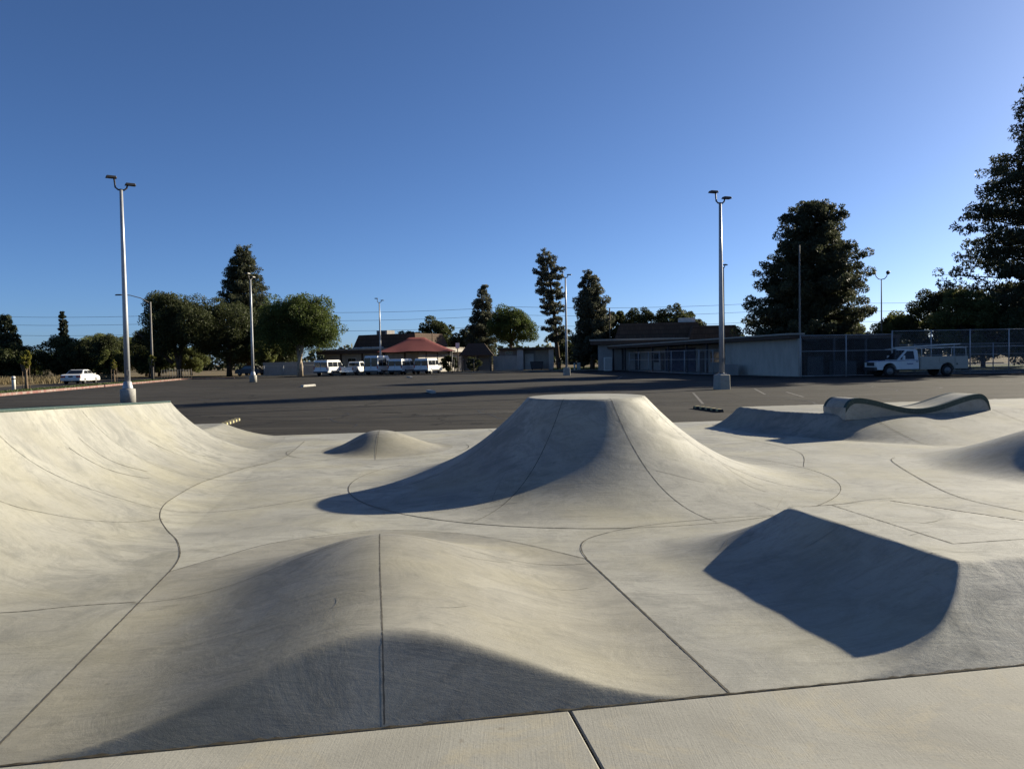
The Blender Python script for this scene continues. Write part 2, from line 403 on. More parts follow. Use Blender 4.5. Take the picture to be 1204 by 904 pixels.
def span_patch(name, hf, us, vb, nv, mat, lift):
    """a pour of concrete between v = V0 and v = vb(u), flush with its joints"""
    V = []; F = []; nu = len(us); T = np.concatenate([np.linspace(0, .30, int(nv * .45))[:-1], np.linspace(.30, 1, nv - int(nv * .45) + 1)]); nt = len(T)
    U, TT = np.meshgrid(np.array(us), T); VV = V0 + TT * (vb(U) - V0); X, Y = U * CA - VV * SA, U * SA + VV * CA; Z = np.maximum(hf(X, Y), 0) + lift
    co = np.stack([X, Y, Z], -1).reshape(-1, 3)
    for j in range(nt - 1):
        for i in range(nu - 1): a = j * nu + i; F.append((a, a + 1, a + nu + 1, a + nu))
    me = bpy.data.meshes.new(name); me.from_pydata(co.tolist(), [], F); me.update(); return link_mesh(name, me, mat, None, True)
HB = ((-1.715, 6.69), (-1.39, 7.09), (-.93, 7.57), (-.05, 7.82), (.77, 7.49), (1.2, 7.02), (1.51, 6.59), (1.715, 6.27))
BB = ((1.722, 6.27), (1.765, 6.61), (1.91, 6.94), (2.24, 7.19), (2.65, 7.36), (3.35, 7.48), (4.37, 7.52), (7.2, 7.5))
def hump_back(u): return np.interp(u, *zip(*HB))
def box_back(u): return np.interp(u, *zip(*BB))
def resample(pts, step=.06):
    P = np.array(pts, float); out = []
    n = len(P)
    for i in range(n - 1):
        p0, p1, p2, p3 = P[max(i - 1, 0)], P[i], P[i + 1], P[min(i + 2, n - 1)]
        k = max(2, int(np.linalg.norm(p2 - p1) / step))
        for t in np.arange(k) / k:
            out.append(.5 * ((2 * p1) + (-p0 + p2) * t + (2 * p0 - 5 * p1 + 4 * p2 - p3) * t * t + (-p0 + 3 * p1 - 3 * p2 + p3) * t ** 3))
    out.append(P[-1]); return np.array(out)
def ribbon(name, pts, parent, w=.012, mat='joint', lift=.004, smooth=True, jitter=0.32, seed=1, zf=None, off=.0042):
    """a narrow filled joint that follows the concrete surface"""
    rnd = random.Random(seed)
    P = resample(pts, .025) if smooth else np.array([np.array(pts[i]) + (np.array(pts[i + 1]) - np.array(pts[i])) * t for i in range(len(pts) - 1) for t in np.linspace(0, 1, max(2, int(np.linalg.norm(np.array(pts[i + 1]) - np.array(pts[i])) / .03)), endpoint=(i == len(pts) - 2))])
    m = MB(); n = len(P); ring = []
    for i in range(n):
        t = P[min(i + 1, n - 1)] - P[max(i - 1, 0)]; t = t[:2] / (np.linalg.norm(t[:2]) + 1e-9); nn = np.array([-t[1], t[0]])
        ww = w / 2 * (1 + jitter * rnd.uniform(-1, 1)); j = nn * jitter * w * .4 * rnd.uniform(-1, 1)
        row = []
        for sgn in (-1, 1):
            q = P[i][:2] + nn * ww * sgn + j
            z0 = P[i][2] if len(P[i]) > 2 else (zf or hsum)(q[0], q[1]); z = max(z0, 0) + off
            row.append((q[0], q[1], z))
        ring.append(row)
    V = [p for r in ring for p in r]; F = [(2 * i, 2 * i + 2, 2 * i + 3, 2 * i + 1) for i in range(n - 1)]
    m.add(V, F); return m.build(name, M[mat], parent, fix=False)

# floor slab
poly = [xy(-11, V0), xy(17, V0), xy(17, VF), xy(-11, VF)]
floor = MB().prism_z(poly, -.12, 0.0).build('skatepark_floor', M['conc']); tag(floor, 'pale grey concrete floor of the skatepark between the ramps', 'floor', kind='structure')
# near deck, broom finished, in slabs
deck = MB().prism_z([xy(-7, -6), xy(12, -6), xy(12, V0 - .016), xy(-7, V0 - .016)], -.12, -.022).build('near_deck', M['seam']); tag(deck, 'broom finished concrete deck along the near edge of the park', 'deck', kind='structure')
for u0, u1 in ((-6.5, -2.6), (-2.59, .876), (.888, 4.6), (4.612, 9.0)):
    m = MB(); a, b = .006, 0
    for v0, v1 in ((-5.5, .30), (.312, V0 - .016)):
        c = [xy(u0, v0), xy(u1, v0), xy(u1, v1), xy(u0, v1)]; ci = [xy(u0 + a, v0 + a), xy(u1 - a, v0 + a), xy(u1 - a, v1 - a), xy(u0 + a, v1 - a)]
        m = MB(); V = [(x, y, -.02) for x, y in c] + [(x, y, -.004) for x, y in c] + [(x, y, .002) for x, y in ci]
        F = [(8, 9, 10, 11)] + [(i + 4 * k, (i + 1) % 4 + 4 * k, (i + 1) % 4 + 4 * k + 4, i + 4 * k + 4) for k in range(2) for i in range(4)]
        m.add(V, F).build('slab', M['broom'], deck)
ribbon('seam', [xy(u, V0 - .006) for u in np.arange(-6.5, 9, .11)], deck, .012, 'seam', .0035, False, .75, 3)

# front hump
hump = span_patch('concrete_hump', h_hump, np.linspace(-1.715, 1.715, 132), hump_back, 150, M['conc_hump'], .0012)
tag(hump, 'low rounded concrete hump with a centre joint nearest the deck', 'ramp')
ribbon('joint', [xy(.0, V0 + .01), xy(.0, 4.2), xy(-.005, 5.2), xy(.0, 6.4), xy(0, 7.3)], hump, .008, off=.0021)
ribbon('joint', [xy(-1.715, V0 + .01), xy(-1.715, 6.70)], hump, .009, smooth=False)
ribbon('joint', [xy(1.719, V0 + .01), xy(1.719, 6.28)], hump, .011, smooth=False)
ribbon('joint', [(-2.85, 6.29), (-2.6, 6.74), (-2.23, 7.29), (-1.41, 7.69), (-.54, 7.51), (-.04, 7.12), (.34, 6.75), (.60, 6.47)], hump, .008)
ribbon('joint', [(-2.75, 5.45), (.62, 6.32)], hump, .006, smooth=False)
# box
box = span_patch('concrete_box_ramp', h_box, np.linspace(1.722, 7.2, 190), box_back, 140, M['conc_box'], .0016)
tag(box, 'flat topped concrete box ramp with a deep shaded left bank', 'ramp')
ribbon('joint', [xy(3.83, 6.04), xy(3.82, 4.57), xy(5.1, 4.58)], box, .008, smooth=False)
ribbon('joint', [xy(3.55, 6.02), xy(4.42, 6.07), xy(4.85, 5.08)], box, .008, smooth=False)
ribbon('joint', [(.61, 6.47), (.59, 6.82), (.68, 7.17), (.96, 7.47), (1.33, 7.71), (2.0, 7.95), (3.0, 8.15)], box, .008)
# volcano
def polar(name, c, prof, radii, n, mat):
    V = [(c[0], c[1], float(prof(np.float64(0.0))))]; F = []
    for r in radii:
        z = max(float(prof(np.float64(r))), 0) + .0024
        for k in range(n): a = 2 * PI * k / n; V.append((c[0] + r * math.cos(a), c[1] + r * math.sin(a), z))
    for k in range(n): F.append((0, 1 + k, 1 + (k + 1) % n))
    for i in range(len(radii) - 1):
        for k in range(n):
            a, b = 1 + i * n + k, 1 + i * n + (k + 1) % n; F.append((a, a + n, b + n, b))
    me = bpy.data.meshes.new(name); me.from_pydata(V, [], F); me.update(); return link_mesh(name, me, mat, None, True)
volcano = polar('concrete_volcano', VC, vol_prof, list(np.linspace(.2, .7, 4)) + list(np.linspace(.74, 1.1, 13)) + list(np.linspace(1.16, VR, 42)) + [VR + .04], 144, M['conc_volcano'])
tag(volcano, 'tall flared concrete volcano with a flat top in the middle', 'ramp')
for k in range(8):
    a = R(-90 + 20 + 45 * k - 2)
    ribbon('joint', [(VC[0] + r * math.cos(a), VC[1] + r * math.sin(a)) for r in np.linspace(.74, VR, 34)], volcano, .008, smooth=False)
ribbon('joint', [(VC[0] + (VR + .04) * math.cos(a), VC[1] + (VR + .04) * math.sin(a)) for a in np.linspace(0, 2 * PI, 90)], volcano, .008, smooth=False)
# small hump
small = grid_patch('concrete_mound', h_small, (SC_[0] - 2.1, SC_[0] + 2.1), (SC_[1] - 2.1, SC_[1] + 2.1), .05, M['conc_hump'], 'xy')
tag(small, 'small rounded concrete mound behind the volcano on the left', 'ramp')
ribbon('joint', [(-2.40, 13.3), (-2.5, 14.0), (-2.6, 15.0)], small, .007)
ribbon('joint', [(SC_[0] + 1.75 * math.cos(a), SC_[1] + 1.75 * math.sin(a)) for a in np.linspace(PI * .95, PI * 2.1, 40)], small, .010, smooth=False)
# mound on the right
mound = grid_patch('concrete_mound', h_mound, (MC[0] - 3.6, MC[0] + 3.6), (MC[1] - 3.95, MC[1] + 3.95), .08, M['conc_volcano'], 'xy')
tag(mound, 'large concrete mound cut by the right edge of the picture', 'ramp')
ribbon('joint', [(6.19, 12.43), (5.92, 11.95), (5.43, 10.15), (5.21, 8.91), (5.37, 8.05)], mound, .012)
# bank with the wavy ledge
bank = grid_patch('concrete_bank', h_bank, (4.2, 16.0), (12.9, 20.4), .07, M['conc_quarter'], 'xy')
tag(bank, 'low curved concrete bank under the wavy green edged ledge', 'ramp')
ribbon('joint', [(7.4, 15.95), (7.55, 15.0), (7.6, 14.2), (7.75, 13.3)], bank, .010)
ribbon('joint', [(10.4, 16.6), (10.6, 15.6), (10.8, 14.2)], bank, .010)

def wavy_ledge():
    root = empty('wavy_ledge', (6.78, 15.62, .40), R(14.9), 'wavy concrete ledge with dark green steel edges on the far right bank', 'ledge')
    Ln, W, hp = 3.66, .70, .385
    prof = []
    for x in np.linspace(0, Ln, 73):
        dip = hp - .265 * (.5 - .5 * math.cos(2 * PI * np.clip((x - .30) / (Ln - .62), 0, 1))) ** .8
        if x < .26: dip *= math.sqrt(max(0.0, 1 - ((.26 - x) / .30) ** 2))
        if x > Ln - .30: dip *= math.sqrt(max(0.03, 1 - ((x - Ln + .30) / .305) ** 2))
        prof.append((float(x), float(dip)))
    body = [(x, z - .004) for x, z in prof] + [(Ln, -.05), (0, -.05)]
    m = MB(); n = len(prof)
    for (x0, z0), (x1, z1) in zip(prof[:-1], prof[1:]):
        m.add([(x0, .006, -.05), (x1, .006, -.05), (x1, .006, z1), (x0, .006, z0), (x0, W - .006, -.05), (x1, W - .006, -.05), (x1, W - .006, z1), (x0, W - .006, z0)],
              [(0, 1, 2, 3), (5, 4, 7, 6), (3, 2, 6, 7)])
    m.add([(0, .006, -.05), (0, W - .006, -.05), (0, W - .006, prof[0][1]), (0, .006, prof[0][1])], [(0, 3, 2, 1)])
    m.add([(Ln, .006, -.05), (Ln, W - .006, -.05), (Ln, W - .006, prof[-1][1]), (Ln, .006, prof[-1][1])], [(0, 1, 2, 3)])
    m.build('body', M['conc_box'], root, fix=False)
    for y0, y1 in ((-.004, .075), (W - .075, W + .004)):
        e = MB(); k = .105
        for i in range(n - 1):
            (x0, z0), (x1, z1) = prof[i], prof[i + 1]; b0, b1 = max(z0 - k, -.03), max(z1 - k, -.03)
            yo = y0 if y0 < 0 else y1
            e.add([(x0, y0, z0 + .005), (x1, y0, z1 + .005), (x1, y1, z1 + .005), (x0, y1, z0 + .005)], [(0, 1, 2, 3)])
            e.add([(x0, yo, b0), (x1, yo, b1), (x1, yo, z1 + .005), (x0, yo, z0 + .005)], [(0, 1, 2, 3)])
        e.build('steel_edge', M['green'], root, fix=False)
wavy_ledge()

# quarter pipe: straight along v, its lip rising towards the camera
UL, RUN, VE = -3.86, 2.0, 15.5
def lipz(v): return 1.0 + .037 * (15.6 - v)
def qshift(v): return .30 * max(0.0, 7.2 - v)          # the foot draws back towards the near deck
def zq(u, v, top=True):
    h = lipz(v); return float(arc(h, RUN, max(0.0, u + qshift(v) - UL)))
def pt(u, v, z): x, y = xy(u, v); return (x, y, z)
def loft(name, rows, mat, parent=None, smooth=True):
    m = MB(); n = len(rows[0])
    for r in rows: m.v += [tuple(map(float, q)) for q in r]
    for i in range(len(rows) - 1):
        for k in range(n - 1):
            a = i * n + k; m.f.append((a, a + 1, a + n + 1, a + n))
    return m.build(name, mat, parent, smooth, fix=False)
qroot = empty('quarter_pipe', (0, 0, 0), 0, 'large pale concrete quarter pipe with dark green coping on the left', 'ramp')
US = list(UL + RUN * np.linspace(0, 1, 44) ** 1.25)
J1 = [(-1.715, 1.0), (-1.715, 6.7), (-1.73, 6.98), (-1.79, 7.35), (-1.95, 7.89), (-2.16, 8.35), (-2.35, 8.85), (-2.45, 9.36), (-2.47, 9.95), (-2.41, 11.33), (-2.11, 13.04), (-1.71, 14.12), (-1.62, 15.42), (-1.57, 17.19)]
def uj(v): return float(np.interp(v, [p[1] for p in J1], [p[0] for p in J1]))
def qrow(v): return [UL - qshift(v) + (uj(v) - UL + qshift(v)) * t for t in np.linspace(0, 1, 44) ** 1.2]
rows = [[pt(u, v, zq(u, v) + .0012) for u in qrow(v)] for v in np.linspace(V0, VE, 110)]
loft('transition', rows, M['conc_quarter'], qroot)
m = [[pt(u, v, zq(u, v) - .002) for u in np.linspace(-2.6, UL + RUN + .02, 16)] for v in np.linspace(7.0, VE, 70)]
loft('floor_fillet', m, M['conc'], qroot)
# rounded end cheek running down to the low extension
EH = .35
rows = []
for d in np.linspace(0, 1, 12):
    k = d * d * (3 - 2 * d); v = VE + .12 * d
    rows.append([pt(u, v, zq(u, VE) * (1 - k) + k * min(zq(u, VE), float(arc(EH, 1.75, max(0, u - UL)))) - .003) for u in US])
loft('end_cheek', rows, M['conc_quarter'], qroot)
rows = []
for f in np.linspace(0, 1, 20):
    v = VE + .30 + (18.6 - VE - .30) * f; u0 = UL + .38 * min(1, f * 1.6); rn = 1.75 - .25 * f
    rows.append([pt(u, v, float(arc(EH, rn, max(0, u - u0))) - .003) for u in US])
e2 = [pt(u, 18.75, -.02) for u in US]; rows.append(e2)
loft('low_extension', rows, M['conc_quarter'], qroot)
dk = [[pt(UL - qshift(v) - 1.1, v, -.02), pt(UL - qshift(v) - 1.1, v, lipz(v) - .03), pt(UL - qshift(v) - .05, v, lipz(v) - .004), pt(UL - qshift(v) + .004, v, lipz(v) - .010)] for v in np.linspace(V0, VE, 40)]
loft('top_deck', dk, M['conc'], qroot, False)
MB().add([dk[-1][0], dk[-1][1], dk[-1][3], pt(UL + .004, VE, -.02)], [(0, 1, 2, 3)]).build('end_wall', M['conc'], qroot, fix=False)
loft('extension_deck', [[pt(UL - 1.0, v, -.02), pt(UL - 1.0, v, EH - .01), pt(UL + .01, v, EH - .004)] for v in np.linspace(VE + .25, 18.6, 6)], M['conc'], qroot, False)
MB().tube([pt(UL - qshift(v) - .012, v, lipz(v) + .004) for v in np.linspace(V0, VE, 60)], .024, 8).build('coping', M['green'], qroot, True)
def q_line(ctrl):
    P = resample(ctrl, .05); return [pt(p[0], p[1], zq(p[0], p[1])) for p in P]
for ctrl in ([(-3.83, 8.38), (-3.46, 8.66), (-2.88, 9.15), (-2.2, 9.25), (-1.45, 9.44), (-.5, 10.19)], [(-3.83, 10.96), (-3.3, 11.2), (-2.46, 11.55), (-2.0, 11.7)], [(-3.83, 13.6), (-3.2, 13.8), (-2.3, 14.0)], [(-3.83, 7.0), (-3.29, 7.42), (-3.02, 7.78), (-2.54, 8.38), (-2.3, 8.8)], [(-3.0, 5.65), (-2.56, 5.78), (-2.2, 5.88), (-1.74, 5.88)], [(-3.83, 3.6), (-3.0, 3.8), (-2.2, 4.0)]):
    ribbon('joint', q_line(ctrl), qroot, .008, smooth=False)
for ctrl in ([(-3.55, 9.7), (-3.2, 10.0), (-2.9, 10.5)], [(-3.62, 10.2), (-3.3, 10.35), (-3.0, 10.8)], [(-3.4, 12.3), (-3.0, 12.6), (-2.5, 12.7)], [(-3.2, 13.0), (-2.9, 13.2), (-2.6, 13.6)]):
    ribbon('wheel_mark', q_line(ctrl), qroot, .010, 'skid', .003, False, .3)
ribbon('joint', q_line(J1[1:]), qroot, .010, smooth=False)
for pts, w in (([(3.0, 8.15), (4.2, 8.9), (5.21, 8.91)], .007), ([(-.4, 15.6), (-.2, 16.5), (-.6, 18.8)], .010), ([(4.4, 11.6), (5.0, 13.6), (4.6, 16.2)], .008)):
    ribbon('joint', pts, floor, w, zf=lambda x, y: 0.0)

# faint wheel scuffs left by riders
rs = random.Random(21)
def scuff(parent, cx, cy, ln, ang, bend, w, zf=None):
    pts = [(cx + math.cos(ang) * t * ln - math.sin(ang) * bend * t * t, cy + math.sin(ang) * t * ln + math.cos(ang) * bend * t * t) for t in np.linspace(0, 1, 7)]
    ribbon('wheel_scuff', pts, parent, w, 'skid', .003, True, .5, rs.randint(0, 999), zf)
for k in range(9): scuff(volcano, VC[0] + rs.uniform(-2.0, 2.2), VC[1] - rs.uniform(1.2, 2.6), rs.uniform(.3, .9), rs.uniform(0, PI), rs.uniform(-.2, .2), rs.uniform(.005, .012))
for k in range(9): scuff(hump, rs.uniform(-1.9, .3), rs.uniform(4.3, 5.9), rs.uniform(.12, .5), rs.uniform(-.3, 1.6), rs.uniform(-.1, .1), rs.uniform(.003, .007))
for k in range(7): scuff(box, rs.uniform(1.3, 3.4), rs.uniform(4.7, 6.6), rs.uniform(.15, .6), rs.uniform(-.5, 1.2), rs.uniform(-.1, .1), rs.uniform(.003, .008))
for k in range(12): scuff(floor, rs.uniform(-2.2, 5.0), rs.uniform(13.2, 18), rs.uniform(.5, 1.8), rs.uniform(-.5, .8), rs.uniform(-.4, .4), rs.uniform(.008, .016), lambda x, y: 0.0)

# ================================================================ ground around the park
def sheet(name, pts, z, mat, label, cat='ground', kind='structure'):
    m = MB(); m.add([(x, y, z) for x, y in pts], [tuple(range(len(pts)))]); o = m.build(name, mat, fix=False); return tag(o, label, cat, kind=kind)
sheet('terrain', [(-1500, -300), (1500, -300), (1500, 2200), (-1500, 2200)], GZ - .06, M['dry'], 'dry bare ground reaching to the horizon')
K = [(-27.2, 18), (-29.8, 34), (-32.2, 48.3), (-36.2, 72), (-39.4, 91.5), (-38.6, 93.2), (-34, 94.5)]
lot = [(-25, -40), (60, -40), (60, 110), (-60, 110), (-45, 95), (-39.2, 92.6), (-32.0, 48.3), (-25.5, 10)]
lot_o = sheet('parking_lot', [(-25.5, -40), (70, -40), (70, 109.5), (-38, 109.5), (-39.2, 92.6), (-32.0, 48.3), (-26.0, 10)], GZ, M['asphalt'], 'dark worn asphalt parking lot behind the skatepark')
sheet('grass_strip', [(-26.3, 10), (-32.3, 48.3), (-39.5, 92.6), (-44.2, 94.0), (-36.2, 46), (-30.2, 10)], GZ + .03, M['strip'], 'narrow grass strip behind the red kerb')
sheet('road', [(-30.2, 10), (-36.3, 46), (-44.4, 94.2), (-49, 120), (-58, 120), (-51.5, 94.5), (-43.5, 46), (-37.4, 10)], GZ - .02, M['asphalt'], 'grey side road left of the lot')
sheet('far_walk', [(-38, 109.5), (70, 109.5), (70, 111.3), (-38, 111.3)], GZ + .06, M['walk'], 'pale concrete walk along the far side of the lot')
sheet('lawn', [(6.5, 111.3), (36, 111.3), (36, 150), (6.5, 150)], GZ + .04, M['lawn'], 'sunlit green lawn between the far buildings')
sheet('yard_lawn', [(31, 66), (75, 66), (75, 95), (31, 95)], GZ + .02, M['lawn'], 'grass behind the chain link fence')
def strip_path(name, pts, w, h, z, mat, label):
    m = MB(); P = [np.array(p, float) for p in pts]; L_, R_ = [], []
    for i, p in enumerate(P):
        t = P[min(i + 1, len(P) - 1)] - P[max(i - 1, 0)]; t /= np.linalg.norm(t); n = np.array([-t[1], t[0]]); L_.append(p + n * w / 2); R_.append(p - n * w / 2)
    for i in range(len(P) - 1):
        a, b, c, d = L_[i], R_[i], R_[i + 1], L_[i + 1]
        m.add([(*a, z), (*b, z), (*c, z), (*d, z), (*a, z + h), (*b, z + h), (*c, z + h), (*d, z + h)], [(4, 5, 6, 7), (1, 2, 6, 5), (0, 4, 7, 3)] + ([(0, 1, 5, 4)] if i == 0 else []) + ([(3, 7, 6, 2)] if i == len(P) - 2 else []))
    o = m.build(name, mat); return tag(o, label, 'kerb', kind='structure')
strip_path('red_kerb', [(x - .1, y) for x, y in K], .22, .17, GZ - .02, M['redkerb'], 'faded red painted kerb on the left of the lot')
strip_path('far_kerb', [(-38, 109.4), (70, 109.4)], .18, .15, GZ - .02, M['walk'], 'concrete kerb on the far side of the lot')
# painted stall lines, worn
def line(a, b, w=.10):
    a, b = np.array(a, float), np.array(b, float); t = (b - a) / np.linalg.norm(b - a); n = np.array([-t[1], t[0]]) * w / 2
    MB().quad((*(a - n), GZ + .004), (*(b - n), GZ + .004), (*(b + n), GZ + .004), (*(a + n), GZ + .004)).build('stall_line', M['line'], lot_o, fix=False)
for a, b in (((8.6, 36.5), (6.9, 27.8)), ((12.5, 39.6), (11.1, 33.7)), ((12.74, 35.7), (11.8, 31.1)), ((24.7, 40.4), (28.5, 40.8)), ((-21.5, 41.2), (-19.8, 41.5)), ((-33.0, 57.5), (-29.5, 58.3)),
             ((-3.0, 24.5), (2.6, 26.0)), ((-10.5, 30.0), (-6.0, 31.0)), ((14.5, 27.0), (13.6, 22.5)), ((17.5, 28.0), (16.4, 22.8)), ((3.0, 60), (5.2, 70)), ((8.5, 62), (10.0, 70)), ((-9, 66), (-7, 76)), ((-20, 66), (-18.5, 74))):
    line(a, b)
for k in range(9): line((-43.0 + k * 1.1 + 6, 97.2), (-42.4 + k * 1.1 + 6, 97.2), .5)
for k in range(12): line((7.5 + k * .75, 84.0 - k * .1), (7.95 + k * .75, 84.0 - k * .1), .35)

# ================================================================ light poles
def lamp_arm(sx, z, tilt):
    m = MB(); m.tube([(0, 0, z), (sx * .12, 0, z - .02), (sx * .24, 0, z + .08), (sx * .28, 0, z + .36 + tilt)], .04, 7); return m
def light_pole(name, label, loc, h, base, rz, group, heads=True, dark=False):
    r = empty(name, loc, rz, label, 'light pole', group)
    bt = 0.0
    if base == 'round':
        MB().lathe([(.34, -.05), (.34, .60), (.325, .66), (.0, .67)], 20).build('footing', M['polebase'], r, True); bt = .66
        MB().lathe([(.235, bt), (.235, bt + .05), (.17, bt + .34), (.13, bt + .36)], 16).build('base_cover', M['pole'], r, True)
    elif base == 'square':
        MB().box((0, 0, .36), (.64, .64, .80), 0, .05, .03).build('footing', M['polebase'], r); bt = .76
        MB().box((0, 0, bt + .03), (.36, .36, .05)).build('base_plate', M['pole'], r)
        for bx in (-.14, .14):
            for by in (-.14, .14): MB().lathe([(.02, bt), (.02, bt + .13)], 8, (bx, by, 0)).build('anchor_bolt', M['trim'], r)
    w_ = 1.0 if heads and not dark else .65
    m = MB(); m.lathe([(w_ * .135, bt), (w_ * .118, bt + (h - bt) * .35), (w_ * .095, bt + (h - bt) * .7), (w_ * .072, h)], 14)
    m.build('pole', M['poledark' if dark else 'pole'], r, True)
    if base: MB().box((0, -w_ * .128, bt + .75), (.11, .03, .22)).build('hand_hole_cover', M['poledark'], r)
    if heads:
        for sx, t in ((-1, .14), (1, -.12)):
            a = lamp_arm(sx, h + .02, t).build('arm', M['head'], r, True)
            MB().box((sx * .40, 0, h + .42 + t), (.46, .32, .10), 0, .12, .02).build('lamp_head', M['head'], a)
    return r
GP = 'tall parking lot light poles'
light_pole('light_pole', 'tall galvanised light pole on a round footing behind the quarter pipe', (-18.1, 36.2, GZ), 9.95, 'round', R(35), GP)
light_pole('light_pole', 'tall galvanised light pole on a square concrete footing right of the volcano', (10.85, 39.75, GZ), 9.55, 'square', R(20), GP)
light_pole('light_pole', 'light pole in front of the dark spire shaped pine', (-24.6, 73.1, GZ), 9.7, 'round', R(75), GP)
light_pole('light_pole', 'light pole on a square footing beside the slim bare trunked pine', (5.65, 79, GZ), 10.0, 'square', R(10), GP)
light_pole('light_pole', 'light pole rising behind the parked white vans', (-17.7, 104, GZ), 9.7, 'square', R(5), GP)
light_pole('light_pole', 'dark light pole just behind the square footed pole', (19.35, 70, GZ), 9.7, 'square', R(50), GP, True, True)
light_pole('light_pole', 'thin brown pole standing in front of the big pine', (22.5, 60.0, GZ), 10.2, None, 0, GP, False, True)
fl = light_pole('floodlight_pole', 'pole with two round floodlights left of the right hand pines', (38.0, 79, GZ), 9.3, 'square', 0, None, False, True)
for sx in (-1, 1):
    a = MB().tube([(0, 0, 9.25), (sx * .3, 0, 9.3), (sx * .55, 0, 9.55), (sx * .6, 0, 9.8)], .045, 7).build('arm', M['poledark'], fl, True)
    MB().lathe([(.08, -.18), (.15, -.08), (.21, .09), (.19, .12)], 14, (sx * .72, 0, 9.95), 'y').build('floodlight', M['head'], a, True)
cob = empty('street_lamp', (-46.7, 100, GZ), 0, 'street lamp with one long curved arm beside the big oak', 'street lamp')
MB().lathe([(.16, -.05), (.13, 4), (.10, 10.0)], 12).build('pole', M['poledark'], cob, True)
ar = MB().tube([(0, 0, 9.8), (-1.2, 0, 10.5), (-2.6, 0, 10.9), (-3.6, 0, 10.98)], [.06, .055, .05, .04], 8).build('arm', M['poledark'], cob, True)
MB().box((-4.05, 0, 10.98), (.95, .32, .16), 0, .2, .03).build('lamp_head', M['head'], ar)
for i, (x, y, h, rad, lab) in enumerate(((9.75, 112, 7.0, .14, 'plain timber pole left of the grey leaved pine'), (13.85, 108, 8.7, .12, 'timber utility pole with a short crossarm by the brown roof'), (-12.4, 121, 6.2, .1, 'short grey pole rising behind the red canopy'), (-7.9, 113, 4.2, .09, 'short post with a pale plate beside the dark shed'))):
    u = empty('utility_pole', (x, y, GZ), 0, lab, 'pole')
    MB().lathe([(rad, -.05), (rad * .9, h * .6), (rad * .75, h)], 10).build('pole', M['wood'], u, True)
    if i == 1: MB().box((0, 0, h - .6), (1.2, .10, .12)).build('crossarm', M['wood'], u)
    if i == 0: MB().box((0, -.05, .55), (.5, .4, 1.1), 0, 0, .03).build('meter_box', M['offwhite'], u)
    if i == 3: MB().box((0, -.1, h - .3), (.55, .05, .8)).build('plate', M['offwhite'], u)
# overhead wires far behind
for k, (z, lab) in enumerate(((13.1, 'uppermost of the three thin overhead power lines'), (11.3, 'middle one of the three thin overhead power lines'), (9.0, 'lowest of the three thin overhead power lines'))):
    pts = []
    for x0 in range(-240, 240, 60):
        for t in np.linspace(0, 1, 9)[:-1]: pts.append((x0 + 60 * t, 172, z - .7 * 4 * t * (1 - t) + .35))
    w = MB().tube(pts, .035, 5).build('power_line', M['trim'], None); tag(w, lab, 'power line', 'overhead power lines')

# ================================================================ wheel stops
def striped_stop(label, a, b):
    a, b = np.array(a), np.array(b); L = float(np.linalg.norm(b - a)); c = (a + b) / 2
    r = empty('wheel_stop', (c[0], c[1], GZ), math.atan2(b[1] - a[1], b[0] - a[0]), label, 'wheel stop', 'loose wheel stops on the lot')
    MB().prism_y([(-L / 2, 0), (L / 2, 0), (L / 2 - .05, .09), (-L / 2 + .05, .09)], -.075, .075).build('body', M['black'], r, bevel=.02)
    n = 5
    for k in range(n):
        x = -L / 2 + L * (k + .5) / n
        MB().box((x, 0, .06), (.15, .156, .072), 0, .06).build('stripe', M['yellow'], r)
striped_stop('black wheel stop with yellow bands right of the volcano', (6.06, 25.5), (6.42, 23.5))
striped_stop('black wheel stop with yellow bands behind the quarter pipe', (-8.08, 21.4), (-8.36, 23.4))
def conc_stop(label, x, y, rz):
    m = MB().prism_y([(-.92, 0), (.92, 0), (.88, .10), (.80, .15), (-.80, .15), (-.88, .10)], -.12, .12); o = m.build('wheel_stop', M['polebase'], None, bevel=.02)
    o.location = (x, y, GZ); o.rotation_euler = (0, 0, rz); tag(o, label, 'wheel stop', 'loose wheel stops on the lot')
conc_stop('pale concrete wheel stop lying askew out on the left of the lot', -15.0, 56.6, R(75)); conc_stop('pale concrete wheel stop beside the long shadow', -4.4, 41.6, R(105)); conc_stop('pale concrete wheel stop far off near the vans', -10.8, 81, R(110))

